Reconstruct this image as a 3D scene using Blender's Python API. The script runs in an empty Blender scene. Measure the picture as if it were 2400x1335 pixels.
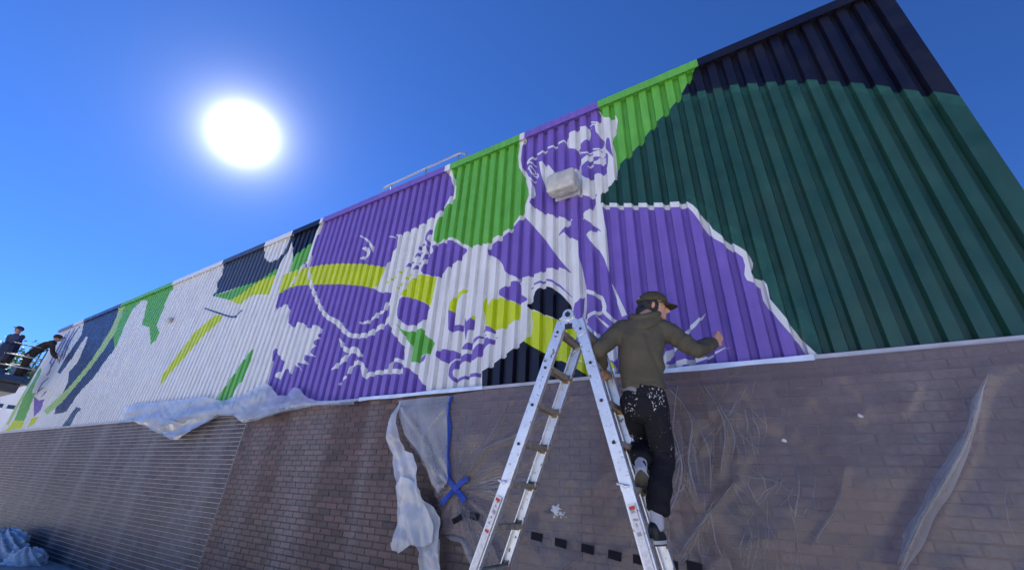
import bpy, bmesh, math, random
import numpy as np
from mathutils import Vector, Matrix, noise as mnoise
from mathutils.geometry import delaunay_2d_cdt
random.seed(7)
rng = np.random.default_rng(7)
sc = bpy.context.scene
col = sc.collection

# ------------------------------------------------------------------ camera, sky, sun, exposure
# world: x runs along the painted wall (right +), y into the building, z up; wall face at y = 0
CAM = Vector((0.0, -3.77, 1.6))
cam_data = bpy.data.cameras.new('camera')
cam_data.sensor_width = 36.0
cam_data.lens = 953.72 / 2400 * 36
cam_data.clip_start = 0.05
cam_data.clip_end = 3000
cam = bpy.data.objects.new('camera', cam_data)
col.objects.link(cam)
CR = Matrix(((0.86136365, 0.19542925, 0.46889239),
             (0.50571208, -0.41718431, -0.75512419),
             (0.04804119, 0.88756107, -0.45817833)))
cam.matrix_world = Matrix.Translation(CAM) @ CR.to_4x4()
sc.camera = cam

SUN_EL, SUN_AZ = math.radians(37.0), math.radians(-74.5)
SUN_DIR = Vector((math.sin(SUN_AZ) * math.cos(SUN_EL), math.cos(SUN_AZ) * math.cos(SUN_EL), math.sin(SUN_EL)))
world = bpy.data.worlds.new('World')
sc.world = world
world.use_nodes = True
nt = world.node_tree
nt.nodes.clear()
sky = nt.nodes.new('ShaderNodeTexSky')
sky.sky_type = 'NISHITA'
sky.sun_disc = False
sky.sun_elevation = SUN_EL
sky.sun_rotation = SUN_AZ % (2 * math.pi)
sky.altitude = 300
sky.air_density = 0.8
sky.dust_density = 0.0
sky.ozone_density = 6.0
bg = nt.nodes.new('ShaderNodeBackground')
bg.inputs['Strength'].default_value = 0.056
wo = nt.nodes.new('ShaderNodeOutputWorld')
# the sun's lens bloom put into the sky as glow, a function of the angle from the sun only
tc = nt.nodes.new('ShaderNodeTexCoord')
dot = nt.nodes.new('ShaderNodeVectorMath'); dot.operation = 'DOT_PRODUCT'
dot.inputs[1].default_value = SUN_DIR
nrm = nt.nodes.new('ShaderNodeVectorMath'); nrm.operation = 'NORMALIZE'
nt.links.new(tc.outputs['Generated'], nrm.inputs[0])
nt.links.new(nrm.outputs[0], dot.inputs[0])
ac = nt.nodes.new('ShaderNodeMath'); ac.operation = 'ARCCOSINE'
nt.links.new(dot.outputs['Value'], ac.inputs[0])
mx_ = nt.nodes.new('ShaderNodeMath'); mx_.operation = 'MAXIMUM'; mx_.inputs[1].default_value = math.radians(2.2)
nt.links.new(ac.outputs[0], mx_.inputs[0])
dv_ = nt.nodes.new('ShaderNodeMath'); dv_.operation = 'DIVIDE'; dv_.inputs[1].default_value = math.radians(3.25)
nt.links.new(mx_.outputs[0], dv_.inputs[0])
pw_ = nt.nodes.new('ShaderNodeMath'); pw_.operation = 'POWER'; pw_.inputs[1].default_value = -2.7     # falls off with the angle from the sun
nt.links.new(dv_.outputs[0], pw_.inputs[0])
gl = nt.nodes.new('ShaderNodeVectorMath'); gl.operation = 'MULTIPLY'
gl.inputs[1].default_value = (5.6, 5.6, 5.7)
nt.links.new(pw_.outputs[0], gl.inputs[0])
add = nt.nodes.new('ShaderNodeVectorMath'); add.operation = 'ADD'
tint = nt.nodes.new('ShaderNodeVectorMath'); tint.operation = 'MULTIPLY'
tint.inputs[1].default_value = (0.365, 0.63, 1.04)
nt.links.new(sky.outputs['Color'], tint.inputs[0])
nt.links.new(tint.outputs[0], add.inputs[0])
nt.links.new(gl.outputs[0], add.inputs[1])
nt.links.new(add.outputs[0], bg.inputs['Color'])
nt.links.new(bg.outputs[0], wo.inputs['Surface'])

sun_data = bpy.data.lights.new('sun', 'SUN')
sun_data.energy = 5.0
sun_data.angle = math.radians(0.53)
sun_data.color = (1.0, 0.96, 0.91)
sun = bpy.data.objects.new('sun', sun_data)
col.objects.link(sun)
sun.rotation_euler = SUN_DIR.to_track_quat('Z', 'Y').to_euler()
sun.location = SUN_DIR * 60

sc.view_settings.view_transform = 'Standard'
sc.view_settings.look = 'None'
sc.view_settings.gamma = 1.0
sc.view_settings.use_curve_mapping = False
sc.view_settings.exposure = 1.75
sc.render.engine = 'CYCLES'
sc.cycles.use_denoising = True
sc.cycles.max_bounces = 8
sc.cycles.transparent_max_bounces = 24
sc.cycles.transmission_bounces = 6
sc.cycles.caustics_reflective = False
sc.cycles.caustics_refractive = False

# ------------------------------------------------------------------ helpers
def tag(o, label=None, cat=None, group=None, kind=None):
    if label: o['label'] = label
    if cat: o['category'] = cat
    if group: o['group'] = group
    if kind: o['kind'] = kind
    return o

def empty(name, loc, label=None, cat=None, group=None, kind=None):
    o = bpy.data.objects.new(name, None)
    o.empty_display_size = 0.2
    o.location = loc
    col.objects.link(o)
    return tag(o, label, cat, group, kind)

def link(name, me, parent=None, kind=None):
    """A mesh whose vertices are world coordinates, linked under its thing."""
    o = bpy.data.objects.new(name, me)
    col.objects.link(o)
    if parent is not None:
        o.parent = parent
        off = Vector((0, 0, 0)); p = parent
        while p is not None:
            off += p.location; p = p.parent
        o.location = -off
    if kind: o['kind'] = kind
    return o

def mesh(name, verts, faces, mats, idx=None, smooth=False):
    me = bpy.data.meshes.new(name)
    me.from_pydata([tuple(map(float, q)) for q in verts], [], [tuple(map(int, f)) for f in faces])
    for m in (mats if isinstance(mats, (list, tuple)) else [mats]): me.materials.append(m)
    if idx is not None: me.polygons.foreach_set('material_index', np.array(idx, dtype=np.int32))
    if smooth: me.polygons.foreach_set('use_smooth', np.ones(len(me.polygons), dtype=bool))
    me.update()
    return me

class MB:
    def __init__(self): self.v = []; self.f = []
    def add(self, v, f):
        n = len(self.v); self.v += [tuple(q) for q in v]; self.f += [tuple(i + n for i in q) for q in f]; return self
    def box(self, a, b, M=None):
        x0, y0, z0 = a; x1, y1, z1 = b
        vs = [Vector(q) for q in ((x0,y0,z0),(x1,y0,z0),(x1,y1,z0),(x0,y1,z0),(x0,y0,z1),(x1,y0,z1),(x1,y1,z1),(x0,y1,z1))]
        if M is not None: vs = [M @ q for q in vs]
        return self.add(vs, [(0,3,2,1),(4,5,6,7),(0,1,5,4),(1,2,6,5),(2,3,7,6),(3,0,4,7)])
    def bar(self, p, q, w, h, up=(0,1,0)):
        """box from p to q, w across 'up x dir', h along up"""
        p = Vector(p); q = Vector(q); d = (q - p); L = d.length; d.normalize()
        up = Vector(up); up = (up - d * up.dot(d)).normalized(); s = d.cross(up)
        M = Matrix((( s.x, up.x, d.x, p.x), (s.y, up.y, d.y, p.y), (s.z, up.z, d.z, p.z), (0,0,0,1)))
        return self.box((-w/2, -h/2, 0), (w/2, h/2, L), M)
    def tube(self, pts, r, n=8, cap=True):
        pts = [Vector(q) for q in pts]; rings = []; ref = Vector((0.13, 0.21, 0.97))
        for i, c in enumerate(pts):
            d = (pts[min(i+1, len(pts)-1)] - pts[max(i-1, 0)]).normalized()
            a = d.cross(ref)
            if a.length < 0.05: a = d.cross(Vector((1, 0, 0)))
            a.normalize(); b = d.cross(a)
            rr = r[i] if isinstance(r, (list, tuple)) else r
            rings.append([c + (a * math.cos(t) + b * math.sin(t)) * rr for t in [2*math.pi*k/n for k in range(n)]])
        v_ = [q for g in rings for q in g]; f = []
        for i in range(len(rings)-1):
            for k in range(n):
                k2 = (k+1) % n
                f.append((i*n+k, i*n+k2, (i+1)*n+k2, (i+1)*n+k))
        if cap:
            f.append(tuple(range(n-1, -1, -1))); f.append(tuple(range((len(rings)-1)*n, len(rings)*n)))
        return self.add(v_, f)
    def build(self, name, mat, parent=None, smooth=False, kind=None, bevel=0):
        me = mesh(name, self.v, self.f, mat, smooth=smooth)
        if bevel:
            bm = bmesh.new(); bm.from_mesh(me)
            bmesh.ops.bevel(bm, geom=bm.edges[:], offset=bevel, segments=2, affect='EDGES', profile=0.5)
            bm.to_mesh(me); bm.free()
        return link(name, me, parent, kind)

# value noise in numpy for folds and crumples
_perm = rng.random((64, 64, 64))
def vnoise(x, y, z=0.0):
    x = np.asarray(x, float); y = np.asarray(y, float); z = np.asarray(z, float) + np.zeros_like(x)
    xi = np.floor(x).astype(int); yi = np.floor(y).astype(int); zi = np.floor(z).astype(int)
    fx = x - xi; fy = y - yi; fz = z - zi
    fx = fx*fx*(3-2*fx); fy = fy*fy*(3-2*fy); fz = fz*fz*(3-2*fz)
    def g(a, b, c): return _perm[a % 64, b % 64, c % 64]
    def l(a, b, t): return a + (b - a) * t
    return l(l(l(g(xi,yi,zi), g(xi+1,yi,zi), fx), l(g(xi,yi+1,zi), g(xi+1,yi+1,zi), fx), fy),
             l(l(g(xi,yi,zi+1), g(xi+1,yi,zi+1), fx), l(g(xi,yi+1,zi+1), g(xi+1,yi+1,zi+1), fx), fy), fz)
def ridged(x, y, z=0.0, octv=4):
    s = 0; a = 1.0; t = 0
    for k in range(octv):
        n = 1 - np.abs(2 * vnoise(x * 2**k + 7*k, y * 2**k + 3*k, z * 2**k) - 1)
        s = s + a * n * n; t += a; a *= 0.5
    return s / t

_tw = [(rng.uniform(0, math.pi), rng.uniform(.7, 1.6), rng.uniform(0, 6), rng.uniform(.5, 1)) for _ in range(9)]
def crumple(x, z, sx=1.0, sz=1.0, n=9):
    """sum of warped triangle waves: flat facets that meet in sharp creases, 0..1"""
    wx = x * sx + 0.35 * vnoise(x * sx * .8, z * sz * .8, 5); wz = z * sz + 0.35 * vnoise(x * sx * .8 + 9, z * sz * .8, 2)
    s = 0; t = 0
    for a, f, p, w in _tw[:n]:
        u = (wx * math.cos(a) + wz * math.sin(a)) * f + p
        s = s + w * np.abs((u % 1.0) * 2 - 1); t += w
    return s / t

# ------------------------------------------------------------------ materials
def mat(name, color, rough=0.6, metal=0.0, spec=0.5, noise=0.0, nscale=6.0, bump=0.0, bscale=40.0, rnoise=0.0):
    m = bpy.data.materials.new(name); m.use_nodes = True
    t = m.node_tree; b = t.nodes['Principled BSDF']
    b.inputs['Base Color'].default_value = (*color, 1); b.inputs['Roughness'].default_value = rough
    b.inputs['Metallic'].default_value = metal; b.inputs['Specular IOR Level'].default_value = spec
    if noise or bump or rnoise:
        g = t.nodes.new('ShaderNodeNewGeometry')
    if noise:
        n = t.nodes.new('ShaderNodeTexNoise'); n.inputs['Scale'].default_value = nscale; n.inputs['Detail'].default_value = 6
        t.links.new(g.outputs['Position'], n.inputs['Vector'])
        r = t.nodes.new('ShaderNodeMapRange'); r.inputs['From Min'].default_value = 0.3; r.inputs['From Max'].default_value = 0.7
        r.inputs['To Min'].default_value = 1 - noise; r.inputs['To Max'].default_value = 1 + noise
        t.links.new(n.outputs['Fac'], r.inputs['Value'])
        x = t.nodes.new('ShaderNodeVectorMath'); x.operation = 'SCALE'; x.inputs[0].default_value = color
        t.links.new(r.outputs[0], x.inputs['Scale']); t.links.new(x.outputs[0], b.inputs['Base Color'])
    if rnoise:
        n = t.nodes.new('ShaderNodeTexNoise'); n.inputs['Scale'].default_value = 3.0; n.inputs['Detail'].default_value = 5
        t.links.new(g.outputs['Position'], n.inputs['Vector'])
        r = t.nodes.new('ShaderNodeMapRange'); r.inputs['From Min'].default_value = 0.35; r.inputs['From Max'].default_value = 0.65
        r.inputs['To Min'].default_value = max(0.05, rough - rnoise); r.inputs['To Max'].default_value = min(1, rough + rnoise)
        t.links.new(n.outputs['Fac'], r.inputs['Value']); t.links.new(r.outputs[0], b.inputs['Roughness'])
    if bump:
        n = t.nodes.new('ShaderNodeTexNoise'); n.inputs['Scale'].default_value = bscale; n.inputs['Detail'].default_value = 4
        t.links.new(g.outputs['Position'], n.inputs['Vector'])
        k = t.nodes.new('ShaderNodeBump'); k.inputs['Strength'].default_value = bump; k.inputs['Distance'].default_value = 0.01
        t.links.new(n.outputs['Fac'], k.inputs['Height']); t.links.new(k.outputs[0], b.inputs['Normal'])
    return m

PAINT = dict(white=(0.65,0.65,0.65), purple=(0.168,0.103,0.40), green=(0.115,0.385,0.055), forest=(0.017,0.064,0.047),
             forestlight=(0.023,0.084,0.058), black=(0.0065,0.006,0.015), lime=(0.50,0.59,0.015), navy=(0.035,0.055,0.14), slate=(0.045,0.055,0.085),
             teal=(0.05,0.10,0.17), plum=(0.13,0.11,0.25), palelime=(0.36,0.52,0.20))  # navy through palelime: left-end tones with the sun's veiling glare mixed into the colour
PM = {}
for k_, c_ in PAINT.items():
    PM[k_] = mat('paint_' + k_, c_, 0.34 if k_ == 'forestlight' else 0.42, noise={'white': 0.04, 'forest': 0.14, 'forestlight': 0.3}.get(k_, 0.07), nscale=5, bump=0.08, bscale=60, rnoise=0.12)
for k_, m_ in PM.items():
    t = m_.node_tree; b = t.nodes['Principled BSDF']; g = t.nodes.new('ShaderNodeNewGeometry')
    mp = t.nodes.new('ShaderNodeMapping'); mp.inputs['Scale'].default_value = (16, 16, 1.6)
    n = t.nodes.new('ShaderNodeTexNoise'); n.inputs['Scale'].default_value = 1.0; n.inputs['Detail'].default_value = 5
    t.links.new(g.outputs['Position'], mp.inputs['Vector']); t.links.new(mp.outputs[0], n.inputs['Vector'])
    r = t.nodes.new('ShaderNodeMapRange'); r.inputs['From Min'].default_value = 0.3; r.inputs['From Max'].default_value = 0.7
    r.inputs['To Min'].default_value = 0.88; r.inputs['To Max'].default_value = 1.10
    t.links.new(n.outputs['Fac'], r.inputs['Value'])
    x = t.nodes.new('ShaderNodeVectorMath'); x.operation = 'SCALE'
    t.links.new(b.inputs['Base Color'].links[0].from_socket, x.inputs[0]); t.links.new(r.outputs[0], x.inputs['Scale'])
    t.links.new(x.outputs[0], b.inputs['Base Color'])
PKEYS = list(PM)
M_rail = mat('pipe_grey', (0.30,0.31,0.32), 0.5, metal=0.4)
M_galv = mat('flashing_white', (0.48,0.48,0.50), 0.45, noise=0.12, nscale=9)
M_alu = mat('aluminium', (0.72,0.73,0.75), 0.42, metal=0.75, noise=0.08, nscale=14, bump=0.05, bscale=80)
def splatter(m, col_, sc_, lo, hi):
    t = m.node_tree; b = t.nodes['Principled BSDF']; g = t.nodes.new('ShaderNodeNewGeometry')
    n = t.nodes.new('ShaderNodeTexNoise'); n.inputs['Scale'].default_value = sc_; n.inputs['Detail'].default_value = 4; n.inputs['Distortion'].default_value = 0.4
    t.links.new(g.outputs['Position'], n.inputs['Vector'])
    r = t.nodes.new('ShaderNodeMapRange'); r.inputs['From Min'].default_value = lo; r.inputs['From Max'].default_value = hi
    t.links.new(n.outputs['Fac'], r.inputs['Value'])
    x = t.nodes.new('ShaderNodeMix'); x.data_type = 'RGBA'; x.inputs['B'].default_value = (*col_, 1)
    t.links.new(r.outputs[0], x.inputs['Factor'])
    old = b.inputs['Base Color'].links[0].from_socket if b.inputs['Base Color'].links else None
    if old: t.links.new(old, x.inputs['A'])
    else: x.inputs['A'].default_value = b.inputs['Base Color'].default_value
    t.links.new(x.outputs['Result'], b.inputs['Base Color'])
    mm = t.nodes.new('ShaderNodeMath'); mm.operation = 'MULTIPLY_ADD'; mm.inputs[1].default_value = -b.inputs['Metallic'].default_value; mm.inputs[2].default_value = b.inputs['Metallic'].default_value
    t.links.new(r.outputs[0], mm.inputs[0]); t.links.new(mm.outputs[0], b.inputs['Metallic'])
splatter(M_alu, (0.55,0.53,0.52), 34, 0.625, 0.655)
splatter(M_alu, (0.16,0.13,0.11), 21, 0.62, 0.66)
M_alu_dirty = mat('rung_dirty', (0.36,0.31,0.25), 0.6, metal=0.3, noise=0.35, nscale=22)
M_black_pl = mat('black_plastic', (0.018,0.018,0.02), 0.5)
M_rust = mat('rust_brown', (0.30,0.19,0.10), 0.7, noise=0.4, nscale=40)
M_conc = mat('concrete', (0.36,0.35,0.34), 0.85, noise=0.18, nscale=3, bump=0.25, bscale=90)
M_asph = mat('pale_bounce_lot', (0.50,0.475,0.44), 0.9, noise=0.2, nscale=2.5, bump=0.4, bscale=120)  # lot colour kept pale to bounce sunlight onto the shaded wall
M_roof = mat('roof_membrane', (0.5,0.5,0.5), 0.8, noise=0.1)
M_tape = mat('blue_tape', (0.008,0.05,0.34), 0.55, noise=0.12, nscale=30, bump=0.2, bscale=50)
M_strip = mat('masking_film', (0.55,0.64,0.80), 0.35, noise=0.15, nscale=6, bump=0.3, bscale=30)
M_btape = mat('black_tape', (0.009,0.009,0.014), 0.7, spec=0.2, noise=0.2, nscale=30)
M_hood = mat('hoodie_cloth', (0.090,0.080,0.058), 0.9, spec=0.15, noise=0.10, nscale=9, bump=0.5, bscale=260)
M_cap = mat('cap_cloth', (0.075,0.065,0.04), 0.9, spec=0.15, noise=0.12, nscale=30, bump=0.3, bscale=300)
M_skin = mat('skin', (0.48,0.25,0.17), 0.55, noise=0.08, nscale=30)
M_hair = mat('hair', (0.012,0.010,0.009), 0.55, bump=0.6, bscale=160)
M_sock = mat('sock', (0.42,0.42,0.47), 0.95, noise=0.1, nscale=60, bump=0.3, bscale=200)
M_shoe = mat('shoe_upper', (0.012,0.013,0.018), 0.6, noise=0.3, nscale=60)
M_sole = mat('shoe_sole', (0.10,0.09,0.075), 0.8, noise=0.25, nscale=60)
M_mid = mat('shoe_midsole', (0.55,0.53,0.48), 0.7)
M_lens = mat('dark_lens', (0.02,0.008,0.012), 0.08)
M_tee = mat('grey_tee', (0.20,0.20,0.21), 0.9)
M_dark = mat('dark_cloth', (0.035,0.028,0.026), 0.9, noise=0.2, nscale=12)
M_navyc = mat('navy_cloth', (0.03,0.045,0.10), 0.9, noise=0.2, nscale=12)
M_dblue = mat('lift_dark_blue', (0.012,0.045,0.12), 0.5, noise=0.3, nscale=8)
M_blue = mat('lift_blue', (0.02,0.13,0.42), 0.4, noise=0.15, nscale=5)
M_liftgrey = mat('lift_grey', (0.055,0.055,0.062), 0.55, noise=0.2, nscale=8)
M_red = mat('label_red', (0.45,0.03,0.03), 0.5)
M_sticker = mat('sticker', (0.62,0.60,0.60), 0.5, noise=0.2, nscale=60)
M_bldg = mat('white_render', (0.66,0.66,0.68), 0.7, noise=0.05, nscale=1)
M_glassd = mat('dark_glass', (0.02,0.03,0.05), 0.1)
M_bark = mat('bark', (0.10,0.07,0.05), 0.9)
M_leaf = mat('leaf', (0.045,0.11,0.025), 0.7, noise=0.3, nscale=2)
M_seal = mat('joint_sealant', (0.36,0.34,0.33), 0.7, noise=0.15, nscale=20)

def pants_mat():
    m = mat('black_pants', (0.011,0.011,0.015), 0.85, spec=0.2, bump=0.3, bscale=120)
    t = m.node_tree; b = t.nodes['Principled BSDF']
    g = t.nodes.new('ShaderNodeNewGeometry')
    vo = t.nodes.new('ShaderNodeTexNoise'); vo.inputs['Scale'].default_value = 75; vo.inputs['Detail'].default_value = 3; vo.inputs['Distortion'].default_value = 0.6
    big = t.nodes.new('ShaderNodeTexNoise'); big.inputs['Scale'].default_value = 9; big.inputs['Detail'].default_value = 3
    for n in (vo, big): t.links.new(g.outputs['Position'], n.inputs['Vector'])
    sp = t.nodes.new('ShaderNodeSeparateXYZ'); t.links.new(g.outputs['Position'], sp.inputs[0])
    zr = t.nodes.new('ShaderNodeMapRange'); zr.inputs['From Min'].default_value = 1.80; zr.inputs['From Max'].default_value = 2.22
    zr.inputs['To Min'].default_value = -0.10; zr.inputs['To Max'].default_value = 0.005
    t.links.new(sp.outputs['Z'], zr.inputs['Value'])
    a = t.nodes.new('ShaderNodeMath'); a.operation = 'MULTIPLY_ADD'; a.inputs[1].default_value = 0.5
    t.links.new(big.outputs['Fac'], a.inputs[0]); t.links.new(zr.outputs[0], a.inputs[2])
    s = t.nodes.new('ShaderNodeMath'); s.operation = 'ADD'
    t.links.new(vo.outputs['Fac'], s.inputs[0]); t.links.new(a.outputs[0], s.inputs[1])
    th = t.nodes.new('ShaderNodeMapRange'); th.inputs['From Min'].default_value = 0.885; th.inputs['From Max'].default_value = 0.91
    t.links.new(s.outputs[0], th.inputs['Value'])
    mx = t.nodes.new('ShaderNodeMix'); mx.data_type = 'RGBA'
    mx.inputs['A'].default_value = (0.011,0.011,0.015,1); mx.inputs['B'].default_value = (0.55,0.53,0.5,1)
    t.links.new(th.outputs[0], mx.inputs['Factor']); t.links.new(mx.outputs['Result'], b.inputs['Base Color'])
    return m
M_pants = pants_mat()

def brick_mat():
    m = bpy.data.materials.new('brick_face'); m.use_nodes = True
    t = m.node_tree; b = t.nodes['Principled BSDF']; b.inputs['Roughness'].default_value = 0.5
    at = t.nodes.new('ShaderNodeAttribute'); at.attribute_name = 'tint'
    g = t.nodes.new('ShaderNodeNewGeometry')
    n = t.nodes.new('ShaderNodeTexNoise'); n.inputs['Scale'].default_value = 28; n.inputs['Detail'].default_value = 6
    t.links.new(g.outputs['Position'], n.inputs['Vector'])
    r = t.nodes.new('ShaderNodeMapRange'); r.inputs['To Min'].default_value = 0.62; r.inputs['To Max'].default_value = 1.38
    t.links.new(n.outputs['Fac'], r.inputs['Value'])
    x = t.nodes.new('ShaderNodeVectorMath'); x.operation = 'SCALE'
    t.links.new(at.outputs['Color'], x.inputs[0]); t.links.new(r.outputs[0], x.inputs['Scale'])
    # pale upright runs on the wall
    sp = t.nodes.new('ShaderNodeSeparateXYZ'); t.links.new(g.outputs['Position'], sp.inputs[0])
    mp = t.nodes.new('ShaderNodeCombineXYZ'); t.links.new(sp.outputs['X'], mp.inputs['X'])
    zz = t.nodes.new('ShaderNodeMath'); zz.operation = 'MULTIPLY'; zz.inputs[1].default_value = 0.10
    t.links.new(sp.outputs['Z'], zz.inputs[0]); t.links.new(zz.outputs[0], mp.inputs['Z'])
    st = t.nodes.new('ShaderNodeTexNoise'); st.inputs['Scale'].default_value = 1.7; st.inputs['Detail'].default_value = 4
    t.links.new(mp.outputs[0], st.inputs['Vector'])
    sr = t.nodes.new('ShaderNodeMapRange'); sr.inputs['From Min'].default_value = 0.48; sr.inputs['From Max'].default_value = 0.68
    sr.inputs['To Max'].default_value = 0.6
    t.links.new(st.outputs['Fac'], sr.inputs['Value'])
    br = t.nodes.new('ShaderNodeMath'); br.operation = 'MULTIPLY'
    t.links.new(sr.outputs[0], br.inputs[0]); t.links.new(n.outputs['Fac'], br.inputs[1])
    mx = t.nodes.new('ShaderNodeMix'); mx.data_type = 'RGBA'; mx.inputs['B'].default_value = (0.30,0.29,0.29,1)
    t.links.new(br.outputs[0], mx.inputs['Factor']); t.links.new(x.outputs[0], mx.inputs['A'])
    t.links.new(mx.outputs['Result'], b.inputs['Base Color'])
    k = t.nodes.new('ShaderNodeBump'); k.inputs['Strength'].default_value = 0.35; k.inputs['Distance'].default_value = 0.004
    t.links.new(n.outputs['Fac'], k.inputs['Height']); t.links.new(k.outputs[0], b.inputs['Normal'])
    return m
M_brick = brick_mat()
M_mortar_dark = mat('mortar_dark', (0.130,0.090,0.080), 0.9, noise=0.25, nscale=12)
M_mortar_pale = mat('mortar_pale', (0.44,0.40,0.39), 0.9, noise=0.3, nscale=12)

def plastic_mat(name, base, facing, bump_s, colr=(0.80,0.83,0.88), nscale=5.0, patch=0.0, crease=0.0, ior=1.5, rough=0.16):
    """clear polythene film: part see-through, part milky, glossy, with fine creases"""
    m = bpy.data.materials.new(name); m.use_nodes = True
    t = m.node_tree; t.nodes.clear()
    out = t.nodes.new('ShaderNodeOutputMaterial')
    g = t.nodes.new('ShaderNodeNewGeometry')
    n = t.nodes.new('ShaderNodeTexNoise'); n.noise_type = 'RIDGED_MULTIFRACTAL'; n.inputs['Scale'].default_value = nscale
    n.inputs['Detail'].default_value = 3.5; n.inputs['Distortion'].default_value = 0.8
    t.links.new(g.outputs['Position'], n.inputs['Vector'])
    bp = t.nodes.new('ShaderNodeBump'); bp.inputs['Strength'].default_value = bump_s; bp.inputs['Distance'].default_value = 0.02
    t.links.new(n.outputs['Fac'], bp.inputs['Height'])
    tr = t.nodes.new('ShaderNodeBsdfTransparent'); tr.inputs['Color'].default_value = (0.96,0.97,0.98,1)
    df = t.nodes.new('ShaderNodeBsdfDiffuse'); df.inputs['Color'].default_value = (*colr, 1)
    tl = t.nodes.new('ShaderNodeBsdfTranslucent'); tl.inputs['Color'].default_value = (*colr, 1)
    gs = t.nodes.new('ShaderNodeBsdfGlossy'); gs.inputs['Roughness'].default_value = rough; gs.inputs['Color'].default_value = (0.9,0.9,0.9,1)
    for q in (df, tl, gs): t.links.new(bp.outputs[0], q.inputs['Normal'])
    m1 = t.nodes.new('ShaderNodeMixShader'); m1.inputs[0].default_value = 0.3
    t.links.new(df.outputs[0], m1.inputs[1]); t.links.new(tl.outputs[0], m1.inputs[2])
    lw = t.nodes.new('ShaderNodeLayerWeight'); lw.inputs['Blend'].default_value = 0.35
    t.links.new(bp.outputs[0], lw.inputs['Normal'])
    a = t.nodes.new('ShaderNodeMath'); a.operation = 'MULTIPLY_ADD'; a.inputs[1].default_value = facing; a.inputs[2].default_value = base
    t.links.new(lw.outputs['Facing'], a.inputs[0])
    pn = t.nodes.new('ShaderNodeTexNoise'); pn.inputs['Scale'].default_value = 2.2; pn.inputs['Detail'].default_value = 4
    t.links.new(g.outputs['Position'], pn.inputs['Vector'])
    pa = t.nodes.new('ShaderNodeMath'); pa.operation = 'SUBTRACT'; pa.inputs[1].default_value = 0.5
    t.links.new(pn.outputs['Fac'], pa.inputs[0])
    pb = t.nodes.new('ShaderNodeMath'); pb.operation = 'MULTIPLY_ADD'; pb.inputs[1].default_value = patch; pb.use_clamp = True
    t.links.new(pa.outputs[0], pb.inputs[0]); t.links.new(a.outputs[0], pb.inputs[2])
    df_col = None
    if crease:
        # doubled, whitened film along thin creases
        tot = None
        for sc_, mp_, pw in ((1.2, (1.5, 1.0, 0.5), 70), (2.3, (1.0, 1.0, 0.7), 60)):
            mpn = t.nodes.new('ShaderNodeMapping'); mpn.inputs['Scale'].default_value = mp_; mpn.inputs['Rotation'].default_value = (0, 0.35 if pw == 70 else -0.5, 0)
            t.links.new(g.outputs['Position'], mpn.inputs['Vector'])
            nn = t.nodes.new('ShaderNodeTexNoise'); nn.inputs['Scale'].default_value = sc_; nn.inputs['Detail'].default_value = 2; nn.inputs['Distortion'].default_value = 0.35
            t.links.new(mpn.outputs[0], nn.inputs['Vector'])
            k1 = t.nodes.new('ShaderNodeMath'); k1.operation = 'MULTIPLY_ADD'; k1.inputs[1].default_value = 2; k1.inputs[2].default_value = -1
            t.links.new(nn.outputs['Fac'], k1.inputs[0])
            k2 = t.nodes.new('ShaderNodeMath'); k2.operation = 'ABSOLUTE'; t.links.new(k1.outputs[0], k2.inputs[0])
            k3 = t.nodes.new('ShaderNodeMath'); k3.operation = 'SUBTRACT'; k3.inputs[0].default_value = 1; t.links.new(k2.outputs[0], k3.inputs[1])
            k4 = t.nodes.new('ShaderNodeMath'); k4.operation = 'POWER'; k4.inputs[1].default_value = pw; t.links.new(k3.outputs[0], k4.inputs[0])
            if tot is None: tot = k4
            else:
                k5 = t.nodes.new('ShaderNodeMath'); k5.operation = 'ADD'; t.links.new(tot.outputs[0], k5.inputs[0]); t.links.new(k4.outputs[0], k5.inputs[1]); tot = k5
        gate = t.nodes.new('ShaderNodeMapRange'); gate.inputs['From Min'].default_value = 0.40; gate.inputs['From Max'].default_value = 0.66
        t.links.new(pn.outputs['Fac'], gate.inputs['Value'])
        gm = t.nodes.new('ShaderNodeMath'); gm.operation = 'MULTIPLY'; t.links.new(tot.outputs[0], gm.inputs[0]); t.links.new(gate.outputs[0], gm.inputs[1])
        cm = t.nodes.new('ShaderNodeMath'); cm.operation = 'MULTIPLY_ADD'; cm.inputs[1].default_value = crease; cm.use_clamp = True
        t.links.new(gm.outputs[0], cm.inputs[0]); t.links.new(pb.outputs[0], cm.inputs[2]); pb = cm
        cx = t.nodes.new('ShaderNodeMix'); cx.data_type = 'RGBA'; cx.inputs['A'].default_value = (*colr, 1); cx.inputs['B'].default_value = (0.8,0.8,0.82,1)
        t.links.new(gm.outputs[0], cx.inputs['Factor'])
        for q in (df, tl): t.links.new(cx.outputs['Result'], q.inputs['Color'])
    m2 = t.nodes.new('ShaderNodeMixShader')
    t.links.new(pb.outputs[0], m2.inputs[0]); t.links.new(tr.outputs[0], m2.inputs[1]); t.links.new(m1.outputs[0], m2.inputs[2])
    fr = t.nodes.new('ShaderNodeFresnel'); fr.inputs['IOR'].default_value = ior; t.links.new(bp.outputs[0], fr.inputs['Normal'])
    m3 = t.nodes.new('ShaderNodeMixShader')
    t.links.new(fr.outputs[0], m3.inputs[0]); t.links.new(m2.outputs[0], m3.inputs[1]); t.links.new(gs.outputs[0], m3.inputs[2])
    t.links.new(m3.outputs[0], out.inputs['Surface'])
    return m
M_film = plastic_mat('plastic_film', 0.27, 0.50, 0.22, (0.50,0.405,0.42), 6.0, patch=0.16, ior=1.36, rough=0.14)
M_film4 = plastic_mat('plastic_film_double', 0.20, 0.60, 0.35, (0.78,0.80,0.84), 5.0, patch=0.5)
M_film2 = plastic_mat('plastic_film_folded', 0.48, 0.35, 0.45, (0.93,0.95,0.99), 5.0, patch=0.7)
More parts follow.
